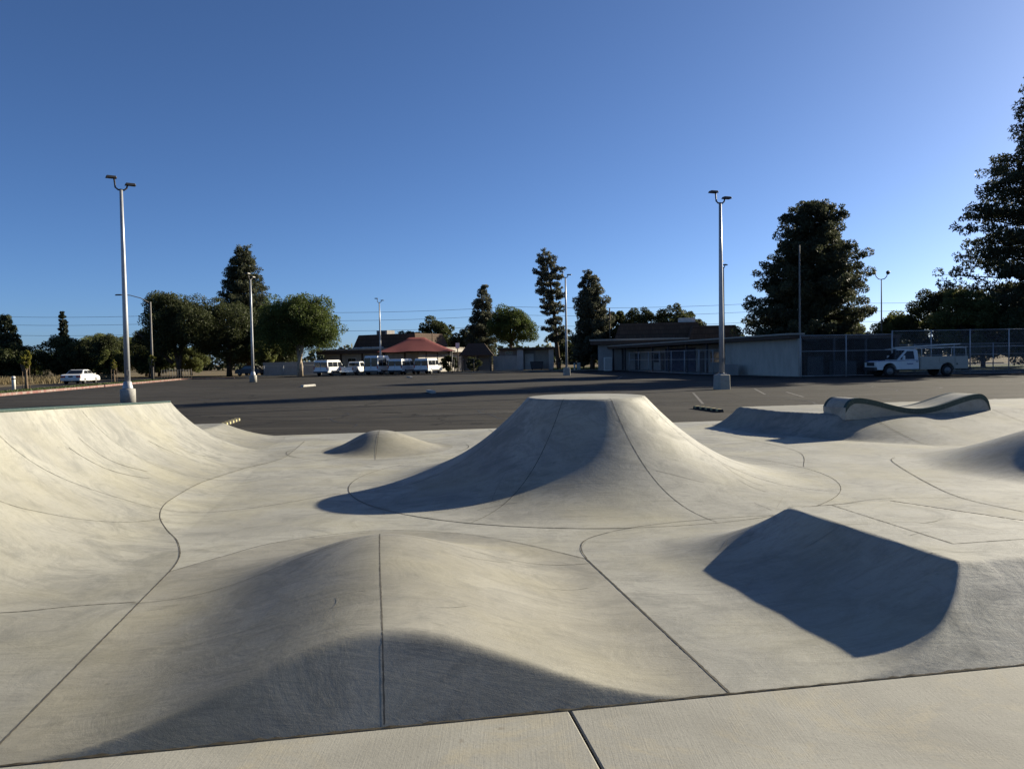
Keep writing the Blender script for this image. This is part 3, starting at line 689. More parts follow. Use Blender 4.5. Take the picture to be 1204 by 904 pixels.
# ================================================================ vehicles (x forward)
def ywid(w, tum, z0, z1): return lambda z: w / 2 * (1 - tum * min(1, max(0, (z - z0) / (z1 - z0))))
def shell(poly, f):
    n = len(poly); V = [(x, -f(z), z) for x, z in poly] + [(x, f(z), z) for x, z in poly]
    F = [tuple(range(n)), tuple(range(2 * n - 1, n - 1, -1))] + [(i, i + n, (i + 1) % n + n, (i + 1) % n) for i in range(n)]
    return MB().add(V, F)
def side_glass(root, poly, f, name='side_window', mat='glass', t=.012):
    for s in (-1, 1):
        m = MB(); n = len(poly)
        m.add([(x, s * (f(z) + t), z) for x, z in poly] + [(x, s * (f(z) - .02), z) for x, z in poly], [tuple(range(n))] + [(i, (i + 1) % n, (i + 1) % n + n, i + n) for i in range(n)])
        m.build(name, M[mat], root)
def wheels(root, xs, yw, r, w=.24, dual=False):
    for x in xs:
        for s in (-1, 1):
            t = MB().lathe([(r * .62, -w / 2), (r * .93, -w / 2), (r, -w / 2 + .04), (r, w / 2 - .04), (r * .93, w / 2), (r * .62, w / 2)], 22, (x, s * (yw / 2 - w / 2 + .01), r), 'y').build('wheel', M['black'], root, True)
            MB().lathe([(r * .60, -.01), (r * .56, .012), (r * .25, .0), (r * .18, .03), (.0, .035)], 18, (0, 0, 0), 'y').build('rim', M['rim'], t, True)
            t.children[0].location = (x, s * (yw / 2 + .012), r); t.children[0].rotation_euler = (0, 0, 0 if s > 0 else PI)
            if dual: pass
def van(label, x, y, rz, high=False):
    H_ = 2.55 if high else 2.08; L = 5.6; f = ywid(2.02, .11, .9, H_)
    r = empty('passenger_van', (x, y, GZ), rz, label, 'van', 'white vans parked in a row')
    b = L / 2
    pro = [(-b, .42), (-b + .02, 1.0), (-b + .10, H_ - .22), (-b + .28, H_ - .02), (b - 2.1, H_), (b - 1.75, H_ - .10), (b - 1.05, 1.28), (b - .18, 1.05), (b - .02, .82), (b, .42)]
    shell(pro, f).build('body', M['white'], r, bevel=.05)
    zt = H_ - .28
    side_glass(r, [(-b + .25, 1.18), (-b + 1.55, 1.18), (-b + 1.55, zt), (-b + .30, zt)], f); side_glass(r, [(-b + 1.65, 1.18), (-b + 2.9, 1.18), (-b + 2.9, zt), (-b + 1.65, zt)], f)
    side_glass(r, [(-b + 3.05, 1.22), (b - 1.25, 1.22), (b - 1.60, min(zt, 1.85)), (-b + 3.05, min(zt, 1.85))], f)
    for s in (-1, 1):
        MB().box((-b + .045, s * .47, (1.12 + zt) / 2), (.05, .80, zt - 1.15), 0).build('rear_window', M['glass'], r)
        MB().box((-b + .0, s * .93, 1.05), (.06, .12, .42)).build('tail_lamp', M['redlamp'], r)
        MB().box((b - .06, s * .78, .88), (.10, .30, .18)).build('headlight', M['lamp'], r)
        MB().box((b - 1.35, s * 1.13, 1.32), (.10, .22, .30), 0, 0, .02).build('mirror', M['trim'], r)
    MB().add([(b - 1.02, -.80, 1.32), (b - 1.02, .80, 1.32), (b - 1.66, .74, H_ - .17), (b - 1.66, -.74, H_ - .17)], [(0, 1, 2, 3)]).build('windscreen', M['glass'], r)
    MB().box((-b - .05, 0, .50), (.16, 1.96, .20), 0, 0, .03).build('bumper', M['trim'], r)
    MB().box((-b + .035, 0, 1.15), (.05, .025, 1.2)).build('door_seam', M['trim'], r)
    for s in (-1, 1): MB().box((.25, s * 1.012, .52), (L - 2.6, .02, .16)).build('side_cladding', M['trim'], r)
    MB().box((-b + .0, 0, .78), (.03, .42, .15)).build('number_plate', M['offwhite'], r)
    wheels(r, (-b + 1.25, b - 1.05), 2.0, .37); return r
RZV = R(76)
van('white van at the left end of the row nearest the pale trunk', -24.3, 103.2, RZV)
van('taller high roofed white van in the middle of the row', -17.7, 103.0, RZV, True)
van('white van just right of the high roofed one', -14.6, 103.2, RZV)
van('white van at the right end of the row by the canopy', -11.2, 103.4, RZV)
def pickup(label, x, y, rz):
    r = empty('pickup_truck', (x, y, GZ), rz, label, 'pickup'); f = ywid(1.96, .05, .9, 1.1); b = 2.8
    shell([(-b, .45), (-b + .02, 1.08), (b - 1.5, 1.10), (b - .15, 1.02), (b, .8), (b, .45)], f).build('body', M['white'], r, bevel=.04)
    g = ywid(1.80, .14, 1.1, 1.82)
    shell([(-b + 2.2, 1.09), (-b + 2.28, 1.74), (-b + 2.5, 1.82), (b - 2.1, 1.82), (b - 1.35, 1.09)], g).build('cab', M['white'], r, bevel=.04)
    side_glass(r, [(-b + 2.42, 1.16), (b - 1.62, 1.16), (b - 2.15, 1.68), (-b + 2.45, 1.68)], g)
    MB().box((-b + 2.23, 0, 1.42), (.07, 1.35, .42)).build('rear_window', M['glass'], r)
    MB().box((-b + .98, 0, 1.10), (1.75, 1.62, .02)).build('bed_floor', M['trim'], r)
    for s in (-1, 1): MB().box((-b + .01, s * .88, .86), (.06, .14, .36)).build('tail_lamp', M['redlamp'], r)
    MB().box((-b - .06, 0, .52), (.16, 1.9, .18)).build('bumper', M['chrome'], r); wheels(r, (-b + 1.15, b - .95), 1.94, .38)
pickup('white pickup truck parked between two vans', -21.2, 104.6, RZV)
def sedan():
    r = empty('sedan_car', (-45.0, 80.3, GZ), R(90 + 9), 'white four door sedan parked on the side road at the left', 'car'); f = ywid(1.94, .03, .6, 1.0); b = 2.65
    shell([(-b + .05, .35), (-b, .60), (-b + .06, .92), (-b + .30, 1.0), (-1.3, 1.03), (1.0, .98), (2.1, .86), (b - .12, .72), (b, .50), (b - .05, .30)], f).build('body', M['white'], r, bevel=.05)
    g = ywid(1.66, .22, 1.0, 1.46)
    shell([(-1.75, .99), (-1.05, 1.42), (-.7, 1.46), (.15, 1.45), (.45, 1.40), (1.25, .97)], g).build('roof', M['white'], r, bevel=.04)
    side_glass(r, [(-1.38, 1.05), (-.30, 1.05), (-.30, 1.37), (-.98, 1.37)], g); side_glass(r, [(-.22, 1.05), (.95, 1.05), (.42, 1.36), (-.22, 1.37)], g)
    MB().add([(-1.70, -.70, 1.055), (-1.70, .70, 1.055), (-1.10, .60, 1.42), (-1.10, -.60, 1.42)], [(0, 1, 2, 3)]).build('rear_window', M['glass'], r)
    MB().add([(1.20, -.70, 1.03), (1.20, .70, 1.03), (.50, .60, 1.41), (.50, -.60, 1.41)], [(0, 1, 2, 3)]).build('windscreen', M['glass'], r)
    for s in (-1, 1):
        MB().box((-b + .02, s * .72, .76), (.07, .42, .17)).build('tail_lamp', M['redlamp'], r); MB().box((b - .05, s * .68, .60), (.08, .42, .14)).build('headlight', M['lamp'], r)
        MB().box((.95, s * .98, 1.02), (.12, .16, .12)).build('mirror', M['white'], r)
    MB().box((-b - .02, 0, .47), (.14, 1.86, .22), 0, 0, .03).build('bumper', M['offwhite'], r); MB().box((-b - .0, 0, .78), (.05, .40, .14)).build('number_plate', M['trim'], r)
    wheels(r, (-1.55, 1.40), 1.92, .325)
sedan()
def utility_truck():
    r = empty('utility_truck', (29.9, 56.6, GZ), R(180), 'white utility truck with tool boxes and a ladder rack by the chain link fence', 'truck')
    f = ywid(1.98, .03, .7, 1.2)
    # chassis, hood and cab
    MB().box((0, 0, .62), (6.5, .9, .22)).build('chassis', M['trim'], r)
    arch = lambda cx, rr, z0: [(cx + rr * math.cos(a), z0 + rr * math.sin(a)) for a in np.linspace(0, PI, 9)]
    fx = 2.55
    pro = [(.42, .52), (.42, 1.18), (1.55, 1.20), (3.1, 1.13), (3.42, 1.02), (3.48, .80), (3.46, .50)] + [(x, max(z, .50)) for x, z in arch(fx, .50, .50)] + [(1.9, .52)]
    shell(pro, f).build('cab_body', M['white'], r, bevel=.03)
    g = ywid(1.86, .16, 1.2, 1.96)
    shell([(.43, 1.18), (.45, 1.88), (.60, 1.97), (1.10, 1.97), (1.28, 1.92), (1.98, 1.18)], g).build('cab_roof', M['white'], r, bevel=.03)
    side_glass(r, [(.72, 1.25), (1.78, 1.25), (1.22, 1.84), (.76, 1.84)], g)
    MB().add([(1.98, -.80, 1.24), (1.98, .80, 1.24), (1.33, .72, 1.90), (1.33, -.72, 1.90)], [(0, 1, 2, 3)]).build('windscreen', M['glass'], r)
    for s in (-1, 1):
        d = MB().box((1.12, s * .996, .86), (1.28, .02, .62), 0).build('door', M['white'], r)
        MB().box((.58, s * 1.012, 1.08), (.16, .03, .05)).build('handle', M['trim'], d)
        MB().box((1.95, s * 1.0, 1.165), (2.9, .015, .035)).build('blue_stripe', M['blue'], r)
        lg = MB()
        for k, (w_, h_) in enumerate(((.05, .07), (.04, .05), (.05, .05), (.04, .07), (.05, .05), (.04, .05), (.06, .06))): lg.box((1.28 - k * .062, s * 1.016, .93 + (h_ - .05) / 2), (w_, .012, h_))
        lg.box((1.08, s * 1.016, .885), (.40, .012, .012)); lg.build('door_lettering', M['blue'], r)
        MB().box((1.62, s * 1.16, 1.36), (.10, .22, .34), 0, 0, .02).build('mirror', M['white'], r)
        MB().box((3.44, s * .76, .92), (.10, .34, .24)).build('headlight', M['lamp'], r)
        # tool boxes with wheel arch
        ap = [(.34, .50), (.34, 1.42), (-3.12, 1.42), (-3.12, .52)] + [(-2.10, .52)] + [(x, max(.52, z)) for x, z in reversed(arch(-1.62, .50, .48))] + [(-1.13, .50)]
        y0, y1 = (s * .99, s * .55); tb = MB().prism_y(ap, min(y0, y1), max(y0, y1)).build('tool_box', M['toolbox'], r)
        for x0, x1, z0, z1 in ((-.98, .28, .60, 1.36), (-2.12, -1.04, 1.04, 1.36), (-3.06, -2.18, .60, 1.36)):
            dd = MB().box(((x0 + x1) / 2, s * 1.0, (z0 + z1) / 2), (x1 - x0, .03, z1 - z0), 0).build('box_door', M['toolbox'], tb)
        MB().box((-2.3, s * 1.02, .86), (.09, .02, .12)).build('fuel_cap', M['trim'], r)
        for x in (.20, -3.0): MB().tube([(x, s * .92, 1.42), (x, s * .90, 2.02)], .022, 8).build('rack_post', M['offwhite'], r, True)
        MB().tube([(2.0, s * .90, 1.98), (.2, s * .90, 2.03), (-3.1, s * .90, 2.08)], .022, 8).build('rack_rail', M['offwhite'], r, True)
    for x in (.20, -1.4, -3.0, 1.7): MB().tube([(x, -.9, 2.02), (x, .9, 2.02)], .02, 8).build('rack_bar', M['offwhite'], r, True)
    lad = empty('ladder', (29.9, 56.6, GZ), R(180), 'pale extension ladder lying on the utility truck rack', 'ladder')
    for y in (-.25, .15): MB().tube([(1.6, y - .3, 2.09), (-3.2, y - .3, 2.30)], .04, 6).build('side_rail', M['offwhite'], lad)
    for k in range(14): t = k / 13; MB().tube([(1.5 - 4.6 * t, -.55, 2.095 + .205 * t), (1.5 - 4.6 * t, -.15, 2.095 + .205 * t)], .018, 6).build('rung', M['offwhite'], lad)
    MB().box((-3.14, 0, .95), (.04, 1.1, .86)).build('tailgate', M['offwhite'], r); MB().box((-3.26, 0, .55), (.24, 1.9, .16)).build('bumper', M['trim'], r)
    MB().box((3.52, 0, .58), (.16, 1.92, .24), 0, 0, .04).build('bumper', M['trim'], r); MB().box((3.48, 0, .92), (.06, 1.10, .26)).build('grille', M['trim'], r)
    MB().box((-1.4, 0, .85), (3.4, 1.08, .05)).build('bed_floor', M['trim'], r)
    wheels(r, (fx, -1.62), 1.98, .40, .26)
utility_truck()

# ================================================================ buildings
def part_box(name, mat, parent, x0, x1, y0, y1, z0, z1): return MB().box(((x0 + x1) / 2, (y0 + y1) / 2, (z0 + z1) / 2), (x1 - x0, y1 - y0, z1 - z0)).build(name, M[mat], parent)
def mansard(name, parent, x0, x1, y0, y1, z0, z1, inset, mat='shingle'):
    m = MB(); a = [(x0, y0, z0), (x1, y0, z0), (x1, y1, z0), (x0, y1, z0)]; i = inset
    t = [(x0 + i, y0 + i, z1), (x1 - i, y0 + i, z1), (x1 - i, y1 - i, z1), (x0 + i, y1 - i, z1)]
    m.add(a + t, [(0, 3, 2, 1), (4, 5, 6, 7), (0, 1, 5, 4), (1, 2, 6, 5), (2, 3, 7, 6), (3, 0, 4, 7)])
    o = m.build(name, M[mat], parent)
    # shingle courses standing proud of the slope
    n = int((z1 - z0) / .28)
    for k in range(n):
        f0, f1 = k / n, (k + .9) / n
        for (p, q, dx, dy) in ((0, 1, 0, -1), (1, 2, 1, 0)):
            A_, B_, C_, D_ = np.array(a[p]), np.array(a[q]), np.array(t[q]), np.array(t[p]); nn = np.array([dx * .03, dy * .03, .01])
            MB().add([tuple(A_ + (D_ - A_) * f0 + nn), tuple(B_ + (C_ - B_) * f0 + nn), tuple(B_ + (C_ - B_) * f1 + nn * .2), tuple(A_ + (D_ - A_) * f1 + nn * .2)], [(0, 1, 2, 3)]).build('shingle_course', M[mat], o)
    return o
def window(parent, x, z, w, h, y=0, axis='x', frame='offwhite'):
    if axis == 'x':
        f = part_box('window', frame, parent, x - w / 2, x + w / 2, y - .05, y + .02, z, z + h); part_box('pane', 'glass', f, x - w / 2 + .07, x - .03, y - .07, y - .04, z + .07, z + h - .07); part_box('pane', 'glass', f, x + .03, x + w / 2 - .07, y - .07, y - .04, z + .07, z + h - .07)
    else:
        f = part_box('window', frame, parent, y - .05, y + .02, x - w / 2, x + w / 2, z, z + h); part_box('pane', 'glass', f, y - .07, y - .04, x - w / 2 + .07, x - .03, z + .07, z + h - .07); part_box('pane', 'glass', f, y - .07, y - .04, x + .03, x + w / 2 - .07, z + .07, z + h - .07)
# building behind the vans
b1 = empty('community_building', (-14.2, 117.0, GZ), R(-30), 'low beige building with a brown mansard roof behind the vans', 'building')
part_box('wall', 'beige', b1, -19, 0, 0, .3, 0, 3.05); part_box('wall', 'pale', b1, -.3, 0, .3, 13, 0, 3.05); part_box('wall', 'beige', b1, -19, -.3, 12.7, 13, 0, 3.05); part_box('wall', 'beige', b1, -19, -18.7, .3, 12.7, 0, 3.05)
part_box('fascia', 'fascia', b1, -19.9, .9, -.9, 13.9, 3.06, 3.62); rf = part_box('flat_roof', 'gravelroof', b1, -20.0, 1.0, -1.0, 14.0, 3.63, 3.86)
mansard('mansard_roof', b1, -15.2, -2.2, 2.4, 11.4, 3.87, 6.15, .75)
ac = part_box('air_conditioner', 'greywall', b1, -12.6, -10.4, 5.5, 7.5, 6.16, 6.9); part_box('vent', 'trim', ac, -12.2, -10.8, 5.44, 5.49, 6.3, 6.7)
for k in range(3): part_box('skylight', 'offwhite', rf, -13.2 + 2.0 * k, -12.0 + 2.0 * k, .2, 1.6, 3.87, 4.10)
for x in (-15.5, -11.0, -6.6, -2.5): part_box('pilaster', 'fascia', b1, x - .16, x + .16, -.08, -.003, 0, 3.05)
for x in (-13.2, -8.8): window(b1, x, 1.1, 1.8, 1.3)
dr = part_box('door', 'fascia', b1, -5.4, -3.4, -.06, -.004, 0, 2.2); part_box('handle', 'chrome', dr, -4.5, -4.3, -.10, -.07, 1.0, 1.1)
for y in (2.0, 5.0, 8.0): part_box('rib', 'trim', b1, .003, .06, y, y + .12, 0, 3.05)
part_box('sign_band', 'pale', b1, .95, 1.05, 1.0, 12, 3.1, 3.6)
cn = empty('shade_canopy', (-13.8, 112.6, GZ), R(6), 'red fabric shade canopy on posts beside the vans', 'canopy')
m = MB(); g = 20; hw, hd = 5.5, 4.2
def can_z(i, j):
    a, b = max(0, (abs(2 * i / g - 1) - .22) / .78), abs(2 * j / g - 1); t = max(a, b); return 5.2 - 2.05 * (t * .6 + .4 * t ** .6) - .12 * math.sin(PI * min(a, b) * 1) * t
for j in range(g + 1):
    for i in range(g + 1): m.v.append((hw * (2 * i / g - 1), hd * (2 * j / g - 1), can_z(i, j)))
for j in range(g):
    for i in range(g): a = j * (g + 1) + i; m.f.append((a, a + 1, a + g + 2, a + g + 1))
m.build('fabric', M['canopy'], cn, True, fix=False)
for sx in (-1, 1):
    for sy in (-1, 1): MB().tube([(sx * 4.95, sy * 3.9, 0), (sx * 4.95, sy * 3.9, 3.12)], .08, 10).build('post', M['trim'], cn, True)
for a, b in (((-4.95, -3.9), (4.95, -3.9)), ((4.95, -3.9), (4.95, 3.9)), ((-4.95, 3.9), (4.95, 3.9)), ((-4.95, -3.9), (-4.95, 3.9))): MB().tube([(*a, 3.08), (*b, 3.08)], .05, 8).build('eave_pipe', M['trim'], cn, True)
# pale service building
b2 = empty('service_building', (0, 124.5, GZ), 0, 'small pale flat roofed service building with a tan bay in the distance', 'building')
part_box('wall', 'pale', b2, -3.0, .9, 0, .3, 0, 2.35); part_box('wall', 'pale', b2, .9, 1.9, -.6, 4, 0, 3.3); part_box('wall', 'greywall', b2, 1.9, 6.8, 1.4, 4, 0, 3.3); part_box('wall', 'pale', b2, 6.0, 6.8, -.3, 1.4, 0, 3.3); part_box('wall', 'tan', b2, 3.9, 6.0, 1.28, 1.39, 0, 3.2); part_box('wall', 'greywall', b2, -2.0, .9, 1.0, 4, 0, 3.3)
part_box('roof', 'fascia', b2, -2.2, 7.1, -.9, 4.3, 3.31, 3.62); part_box('door', 'offwhite', b2, 2.2, 3.6, 1.32, 1.395, 0, 2.6); window(b2, -.4, 2.5, 1.2, .6, 1.0)
dm = empty('dumpster', (4.0, 122.6, GZ), 0, 'black refuse bin in front of the service building', 'bin')
MB().prism_y([(-.9, .12), (.9, .12), (1.05, 1.25), (-1.05, 1.25)], -.6, .6).build('body', M['trim'], dm, bevel=.03); MB().box((0, 0, 1.30), (2.15, 1.25, .08), 0, .03).build('lid', M['black'], dm)
for sx in (-1, 1): MB().lathe([(.1, -.04), (.1, .04)], 12, (sx * .7, -.5, .10), 'y').build('castor', M['black'], dm)
sh = empty('open_shed', (-5.4, 121.5, GZ), 0, 'dark hipped shed roof on posts left of the service building', 'shed')
mansard('hip_roof', sh, -2.7, 2.5, -2.2, 2.6, 2.55, 4.35, 1.35, 'fascia')
for x in (-2.3, 0, 2.1):
    for y in (-1.8, 2.2): part_box('post', 'trim', sh, x - .09, x + .09, y - .09, y + .09, 0, 2.55)
part_box('back_wall', 'greywall', sh, -2.3, 2.1, 2.32, 2.45, 0, 2.5); part_box('fascia', 'fascia', sh, -2.8, 2.6, -2.3, 2.7, 2.40, 2.54)
# brown roofed hall
b3 = empty('brown_roofed_hall', (11.8, 105.0, GZ), R(-8), 'grey hall with a long dark brown mansard roof behind the gates', 'building')
part_box('wall', 'greywall', b3, 0, 13, 0, .3, 0, 3.5); part_box('wall', 'greywall', b3, 0, .3, .3, 14, 0, 3.5); part_box('wall', 'greywall', b3, 12.7, 13, .3, 14, 0, 3.5)
part_box('fascia', 'fascia', b3, -1.0, 14, -1.0, 15, 3.51, 4.0); part_box('flat_roof', 'gravelroof', b3, -1.1, 14.1, -1.1, 15.1, 4.01, 4.25)
mansard('mansard_roof', b3, 2.2, 14.4, 2.0, 13, 4.26, 6.45, .8); mansard('mansard_roof', b3, 12.0, 18.6, -2.0, 9, 3.7, 5.75, .55)
part_box('air_conditioner', 'offwhite', b3, 11.2, 13.4, 4, 6, 6.46, 7.1); part_box('downpipe', 'trim', b3, 3.2, 3.45, -.12, -.01, 0, 3.5); part_box('door', 'trim', b3, 5.0, 6.0, -.06, -.01, 0, 2.2); window(b3, 9.0, 1.2, 1.6, 1.2)
cab = empty('utility_cabinet', (12.9, 103.2, GZ), 0, 'pale utility cabinet against the grey hall', 'cabinet'); part_box('body', 'offwhite', cab, -.5, .5, -.3, .3, 0, 1.8); part_box('door', 'pale', cab, -.42, .42, -.33, -.302, .15, 1.7)
# long oblique wing: its west wall runs away from the carport
w4 = empty('long_wing', (21.9, 58.8, GZ), math.atan2(12.0, -2.1) - PI / 2, 'long low tan walled wing running back behind the square footed pole', 'building')
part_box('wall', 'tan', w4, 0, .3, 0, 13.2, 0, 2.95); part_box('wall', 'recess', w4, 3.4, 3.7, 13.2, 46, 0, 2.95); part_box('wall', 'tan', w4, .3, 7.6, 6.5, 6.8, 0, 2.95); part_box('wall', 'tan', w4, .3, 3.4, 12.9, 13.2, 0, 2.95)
part_box('fascia', 'fascia', w4, -.75, .45, -.1, 6.49, 2.96, 3.22); part_box('fascia', 'fascia', w4, -.75, 8, 6.5, 47, 2.96, 3.22); part_box('flat_roof', 'gravelroof', w4, -.85, .45, -.2, 6.39, 3.23, 3.36); part_box('flat_roof', 'gravelroof', w4, -.85, 8.1, 6.4, 47.2, 3.23, 3.36)
for k in range(7): part_box('post', 'trim', w4, -.25, -.08, 16 + k * 5.0, 16.17 + k * 5.0, 0, 2.95)
part_box('mural_panel', 'bluewall', w4, 3.32, 3.39, 27, 36, .0, 2.7)
for y in (17.5, 22.0, 39.0): window(w4, y, 1.0, 2.2, 1.2, 3.4, 'y', 'greywall')
for y in (25.2, 37.0): part_box('door', 'trim', w4, 3.30, 3.39, y - .5, y + .5, 0, 2.2)
bn = part_box('planter_box', 'greywall', None, 18.4, 19.6, 66.6, 68.4, GZ, .95); tag(bn, 'pale low block bin against the tan wall', 'bin')
sheet('side_walk', [(20.9, 58.0), (17.2, 73), (13.4, 108), (18.0, 108), (21.0, 73), (23, 58)], GZ + .05, M['walk'], 'pale walk along the long wing')
# carport with fence
cpo = empty('open_carport', (22.4, 59.3, GZ), R(6.5), 'dark open carport behind chain link beside the tan wall', 'carport')
part_box('roof', 'fascia', cpo, .0, 8.0, -.2, 6.2, 2.9, 3.15); part_box('back_wall', 'fascia', cpo, .0, 8.0, 6.0, 6.2, 0, 2.9); part_box('end_wall', 'fascia', cpo, 7.8, 8.0, 0, 6.0, 0, 2.9)
for x in (2.6, 5.2, 7.7): part_box('post', 'trim', cpo, x - .07, x + .07, -.07, .07, 0, 2.9)
for i, (x, y, w_, h_, lab) in enumerate(((24.2, 61.6, 1.3, 1.5, 'grey locker standing in the open carport'), (26.6, 61.4, 1.6, 1.1, 'low grey storage chest in the carport'), (25.5, 60.6, .7, 1.15, 'dark wheeled bin inside the carport'))):
    o = empty('storage_locker' if i == 0 else ('storage_chest' if i == 1 else 'wheeled_bin'), (x, y, GZ), 0, lab, 'storage' if i < 2 else 'bin')
    MB().box((0, 0, h_ / 2), (w_, .7, h_), 0, .04, .02).build('body', M['fencedark' if i < 2 else 'trim'], o); MB().box((0, -.02, h_ + .03), (w_ * 1.02, .74, .06)).build('lid', M['trim'], o)

# ================================================================ fences
def chainlink(name, label, a, b, h, post=3.0, mat='fence', cell=.16, mid=True, group=None):
    a, b = np.array(a, float), np.array(b, float); L = float(np.linalg.norm(b - a)); rz = math.atan2(b[1] - a[1], b[0] - a[0])
    r = empty(name, (a[0], a[1], GZ), rz, label, 'fence', group); n = max(1, round(L / post))
    for k in range(n + 1): MB().tube([(L * k / n, 0, -.02), (L * k / n, 0, h + .05)], .045, 8).build('post', M[mat], r, True)
    for z in ([h, .08] + ([h * .62] if mid else [])): MB().tube([(0, 0, z), (L, 0, z)], .024, 6).build('rail', M[mat], r, True)
    m = MB(); t = .0045
    c = -h
    while c < L:                                   # diagonal wires, both ways
        for sg in (1, -1):
            x0, z0, x1, z1 = c, 0.05, c + h, h
            if sg < 0: z0, z1 = h, 0.05
            s0 = max(0, (0 - x0) / (x1 - x0)); s1 = min(1, (L - x0) / (x1 - x0))
            if s1 > s0:
                p = (x0 + (x1 - x0) * s0, z0 + (z1 - z0) * s0); q = (x0 + (x1 - x0) * s1, z0 + (z1 - z0) * s1)
                m.add([(p[0] - t, .03, p[1]), (p[0] + t, .03, p[1]), (q[0] + t, .03, q[1]), (q[0] - t, .03, q[1])], [(0, 1, 2, 3)])
        c += cell
    w = m.build('wire_mesh', M[mat], r, fix=False); w['kind'] = 'stuff'
    return r
chainlink('chain_link_fence', 'tall chain link fence across the front of the carport', (21.95, 58.45), (28.9, 58.45), 3.15)
chainlink('chain_link_fence', 'tall chain link fence behind the utility truck', (28.95, 58.5), (44, 58.9), 3.38, 3.1)
chainlink('chain_link_fence', 'second chain link fence line further back in the shaded yard', (31, 65.5), (48, 66), 2.4, 3.1)
chainlink('chain_link_gate', 'grey chain link gates in front of the long wing', (14.7, 96), (17.6, 72.2), 2.3, 4.0, 'fence', .22)
chainlink('chain_link_gate', 'short return of chain link joining the wing', (17.6, 72.2), (20.0, 71.4), 2.3, 1.2)
chainlink('low_fence', 'low dark chain link fence along the far lawn', (6.8, 110.6), (14.5, 110.6), 1.15, 2.6, 'fencedark', .2, False)
chainlink('low_fence', 'dark chain link fence right of the vans near the shed', (-8.3, 110.9), (-2.6, 110.9), 1.9, 2.6, 'fencedark', .2, False)
chainlink('low_fence', 'pale chain link fence below the big oak tree', (-36, 111.8), (-27.5, 111.8), 1.4, 2.8, 'fence', .2, False)
rf_ = empty('rail_fence', (-47.6, 104.5, GZ), R(4), 'low pale pipe rail fence beside the street lamp', 'fence')
for k in range(12): MB().tube([(k * .36, 0, -.02), (k * .36, 0, 1.15 + .05 * (k % 3))], .03, 7).build('post', M['poledark'], rf_, True)
for z in (.35, 1.05): MB().tube([(0, 0, z), (3.96, 0, z)], .025, 7).build('rail', M['poledark'], rf_, True)
for i, (x, y, h_, lab) in enumerate(((-39.6, 61.1, 1.05, 'white marker post on the grass strip at far left'), (15.5, 110.4, 1.1, 'short white post on the lawn edge near the hall'), (9.0, 110.2, 1.0, 'white box post beside the slim pine'))):
    p_ = empty('marker_post', (x, y, GZ), 0, lab, 'post'); MB().lathe([(.13, -.03), (.13, h_), (.10, h_ + .03), (0, h_ + .05)], 12).build('post', M['offwhite'], p_, True); MB().lathe([(.135, h_ - .22), (.135, h_ - .12)], 12).build('band', M['trim'], p_, True)
gw = part_box('block_wall', 'greywall', None, -36.5, -28, 113.0, 113.3, GZ, 1.9); tag(gw, 'long grey block wall under the trees left of the vans', 'wall')
dkc = empty('parked_car', (-38.5, 113.6, GZ), R(160), 'dark car parked in the shade under the oak', 'car')
shell([(-2.2, .35), (-2.25, .9), (-1.4, 1.0), (-1.0, 1.5), (.5, 1.52), (1.2, 1.0), (2.2, .85), (2.25, .35)], ywid(1.8, .1, .8, 1.5)).build('body', M['trim'], dkc, bevel=.05); wheels(dkc, (-1.4, 1.4), 1.78, .32); side_glass(dkc, [(-1.05, 1.02), (1.0, 1.02), (.45, 1.42), (-.85, 1.42)], ywid(1.8, .1, .8, 1.5))

# tar sealed cracks, tyre marks and oil spots on the lot
rc = random.Random(8)
def lot_ribbon(name, pts, w, mat, wig=.35, dz=.003):
    P = resample(pts, .8); P = np.array([(p[0] + rc.uniform(-wig, wig), p[1] + rc.uniform(-wig, wig)) for p in P]); P = resample(P, .25)
    m = MB(); n = len(P)
    for i in range(n):
        t = P[min(i + 1, n - 1)] - P[max(i - 1, 0)]; t /= np.linalg.norm(t) + 1e-9; q = np.array([-t[1], t[0]]) * w / 2 * rc.uniform(.6, 1.3)
        m.v += [(P[i][0] - q[0], P[i][1] - q[1], GZ + dz), (P[i][0] + q[0], P[i][1] + q[1], GZ + dz)]
    m.f = [(2 * i, 2 * i + 2, 2 * i + 3, 2 * i + 1) for i in range(n - 1)]; m.build(name, M[mat], lot_o, fix=False)
for pts in ([(-1.3, 27.5), (-.6, 24), (.1, 20.2)], [(-6.0, 26.4), (-5.3, 23.4), (-4.4, 20.7)], [(-9.0, 29.0), (-3, 27.6), (4, 27.8), (10, 29.6)], [(-4.8, 23.0), (-2.0, 24.5), (1.0, 24.0)], [(5.0, 33), (12, 31), (20, 33)], [(9.0, 22.5), (10.5, 27), (11, 33)], [(16, 24), (17, 31), (19, 42)],
            [(-20, 40), (-12, 44), (-2, 47), (10, 46)], [(-14, 60), (0, 63), (9, 61)], [(-6, 50), (-7, 70), (-9, 90)], [(22, 32), (26, 38), (30, 47)], [(-24, 52), (-20, 66), (-18, 84)], [(3, 40), (1.5, 52), (2.5, 66)]): lot_ribbon('crack_seal', pts, rc.uniform(.05, .10), 'tar')
lot_ribbon('tyre_mark', [(16.5, 36.5), (19.5, 36.0), (21.0, 38.0), (19.6, 40.5)], .16, 'tar', .05); lot_ribbon('tyre_mark', [(13, 30.5), (17, 29.5), (22, 30.5)], .14, 'tar', .05)
for k in range(26):
    x, y = rc.uniform(-18, 24), rc.uniform(22, 60); r0 = rc.uniform(.15, .5); m = MB()
    m.add([(x + r0 * rc.uniform(.6, 1.2) * math.cos(a), y + r0 * rc.uniform(.6, 1.2) * math.sin(a), GZ + .002) for a in np.linspace(0, 2 * PI, 11)[:-1]], [tuple(range(10))]); m.build('oil_spot', M['tar'], lot_o, fix=False)
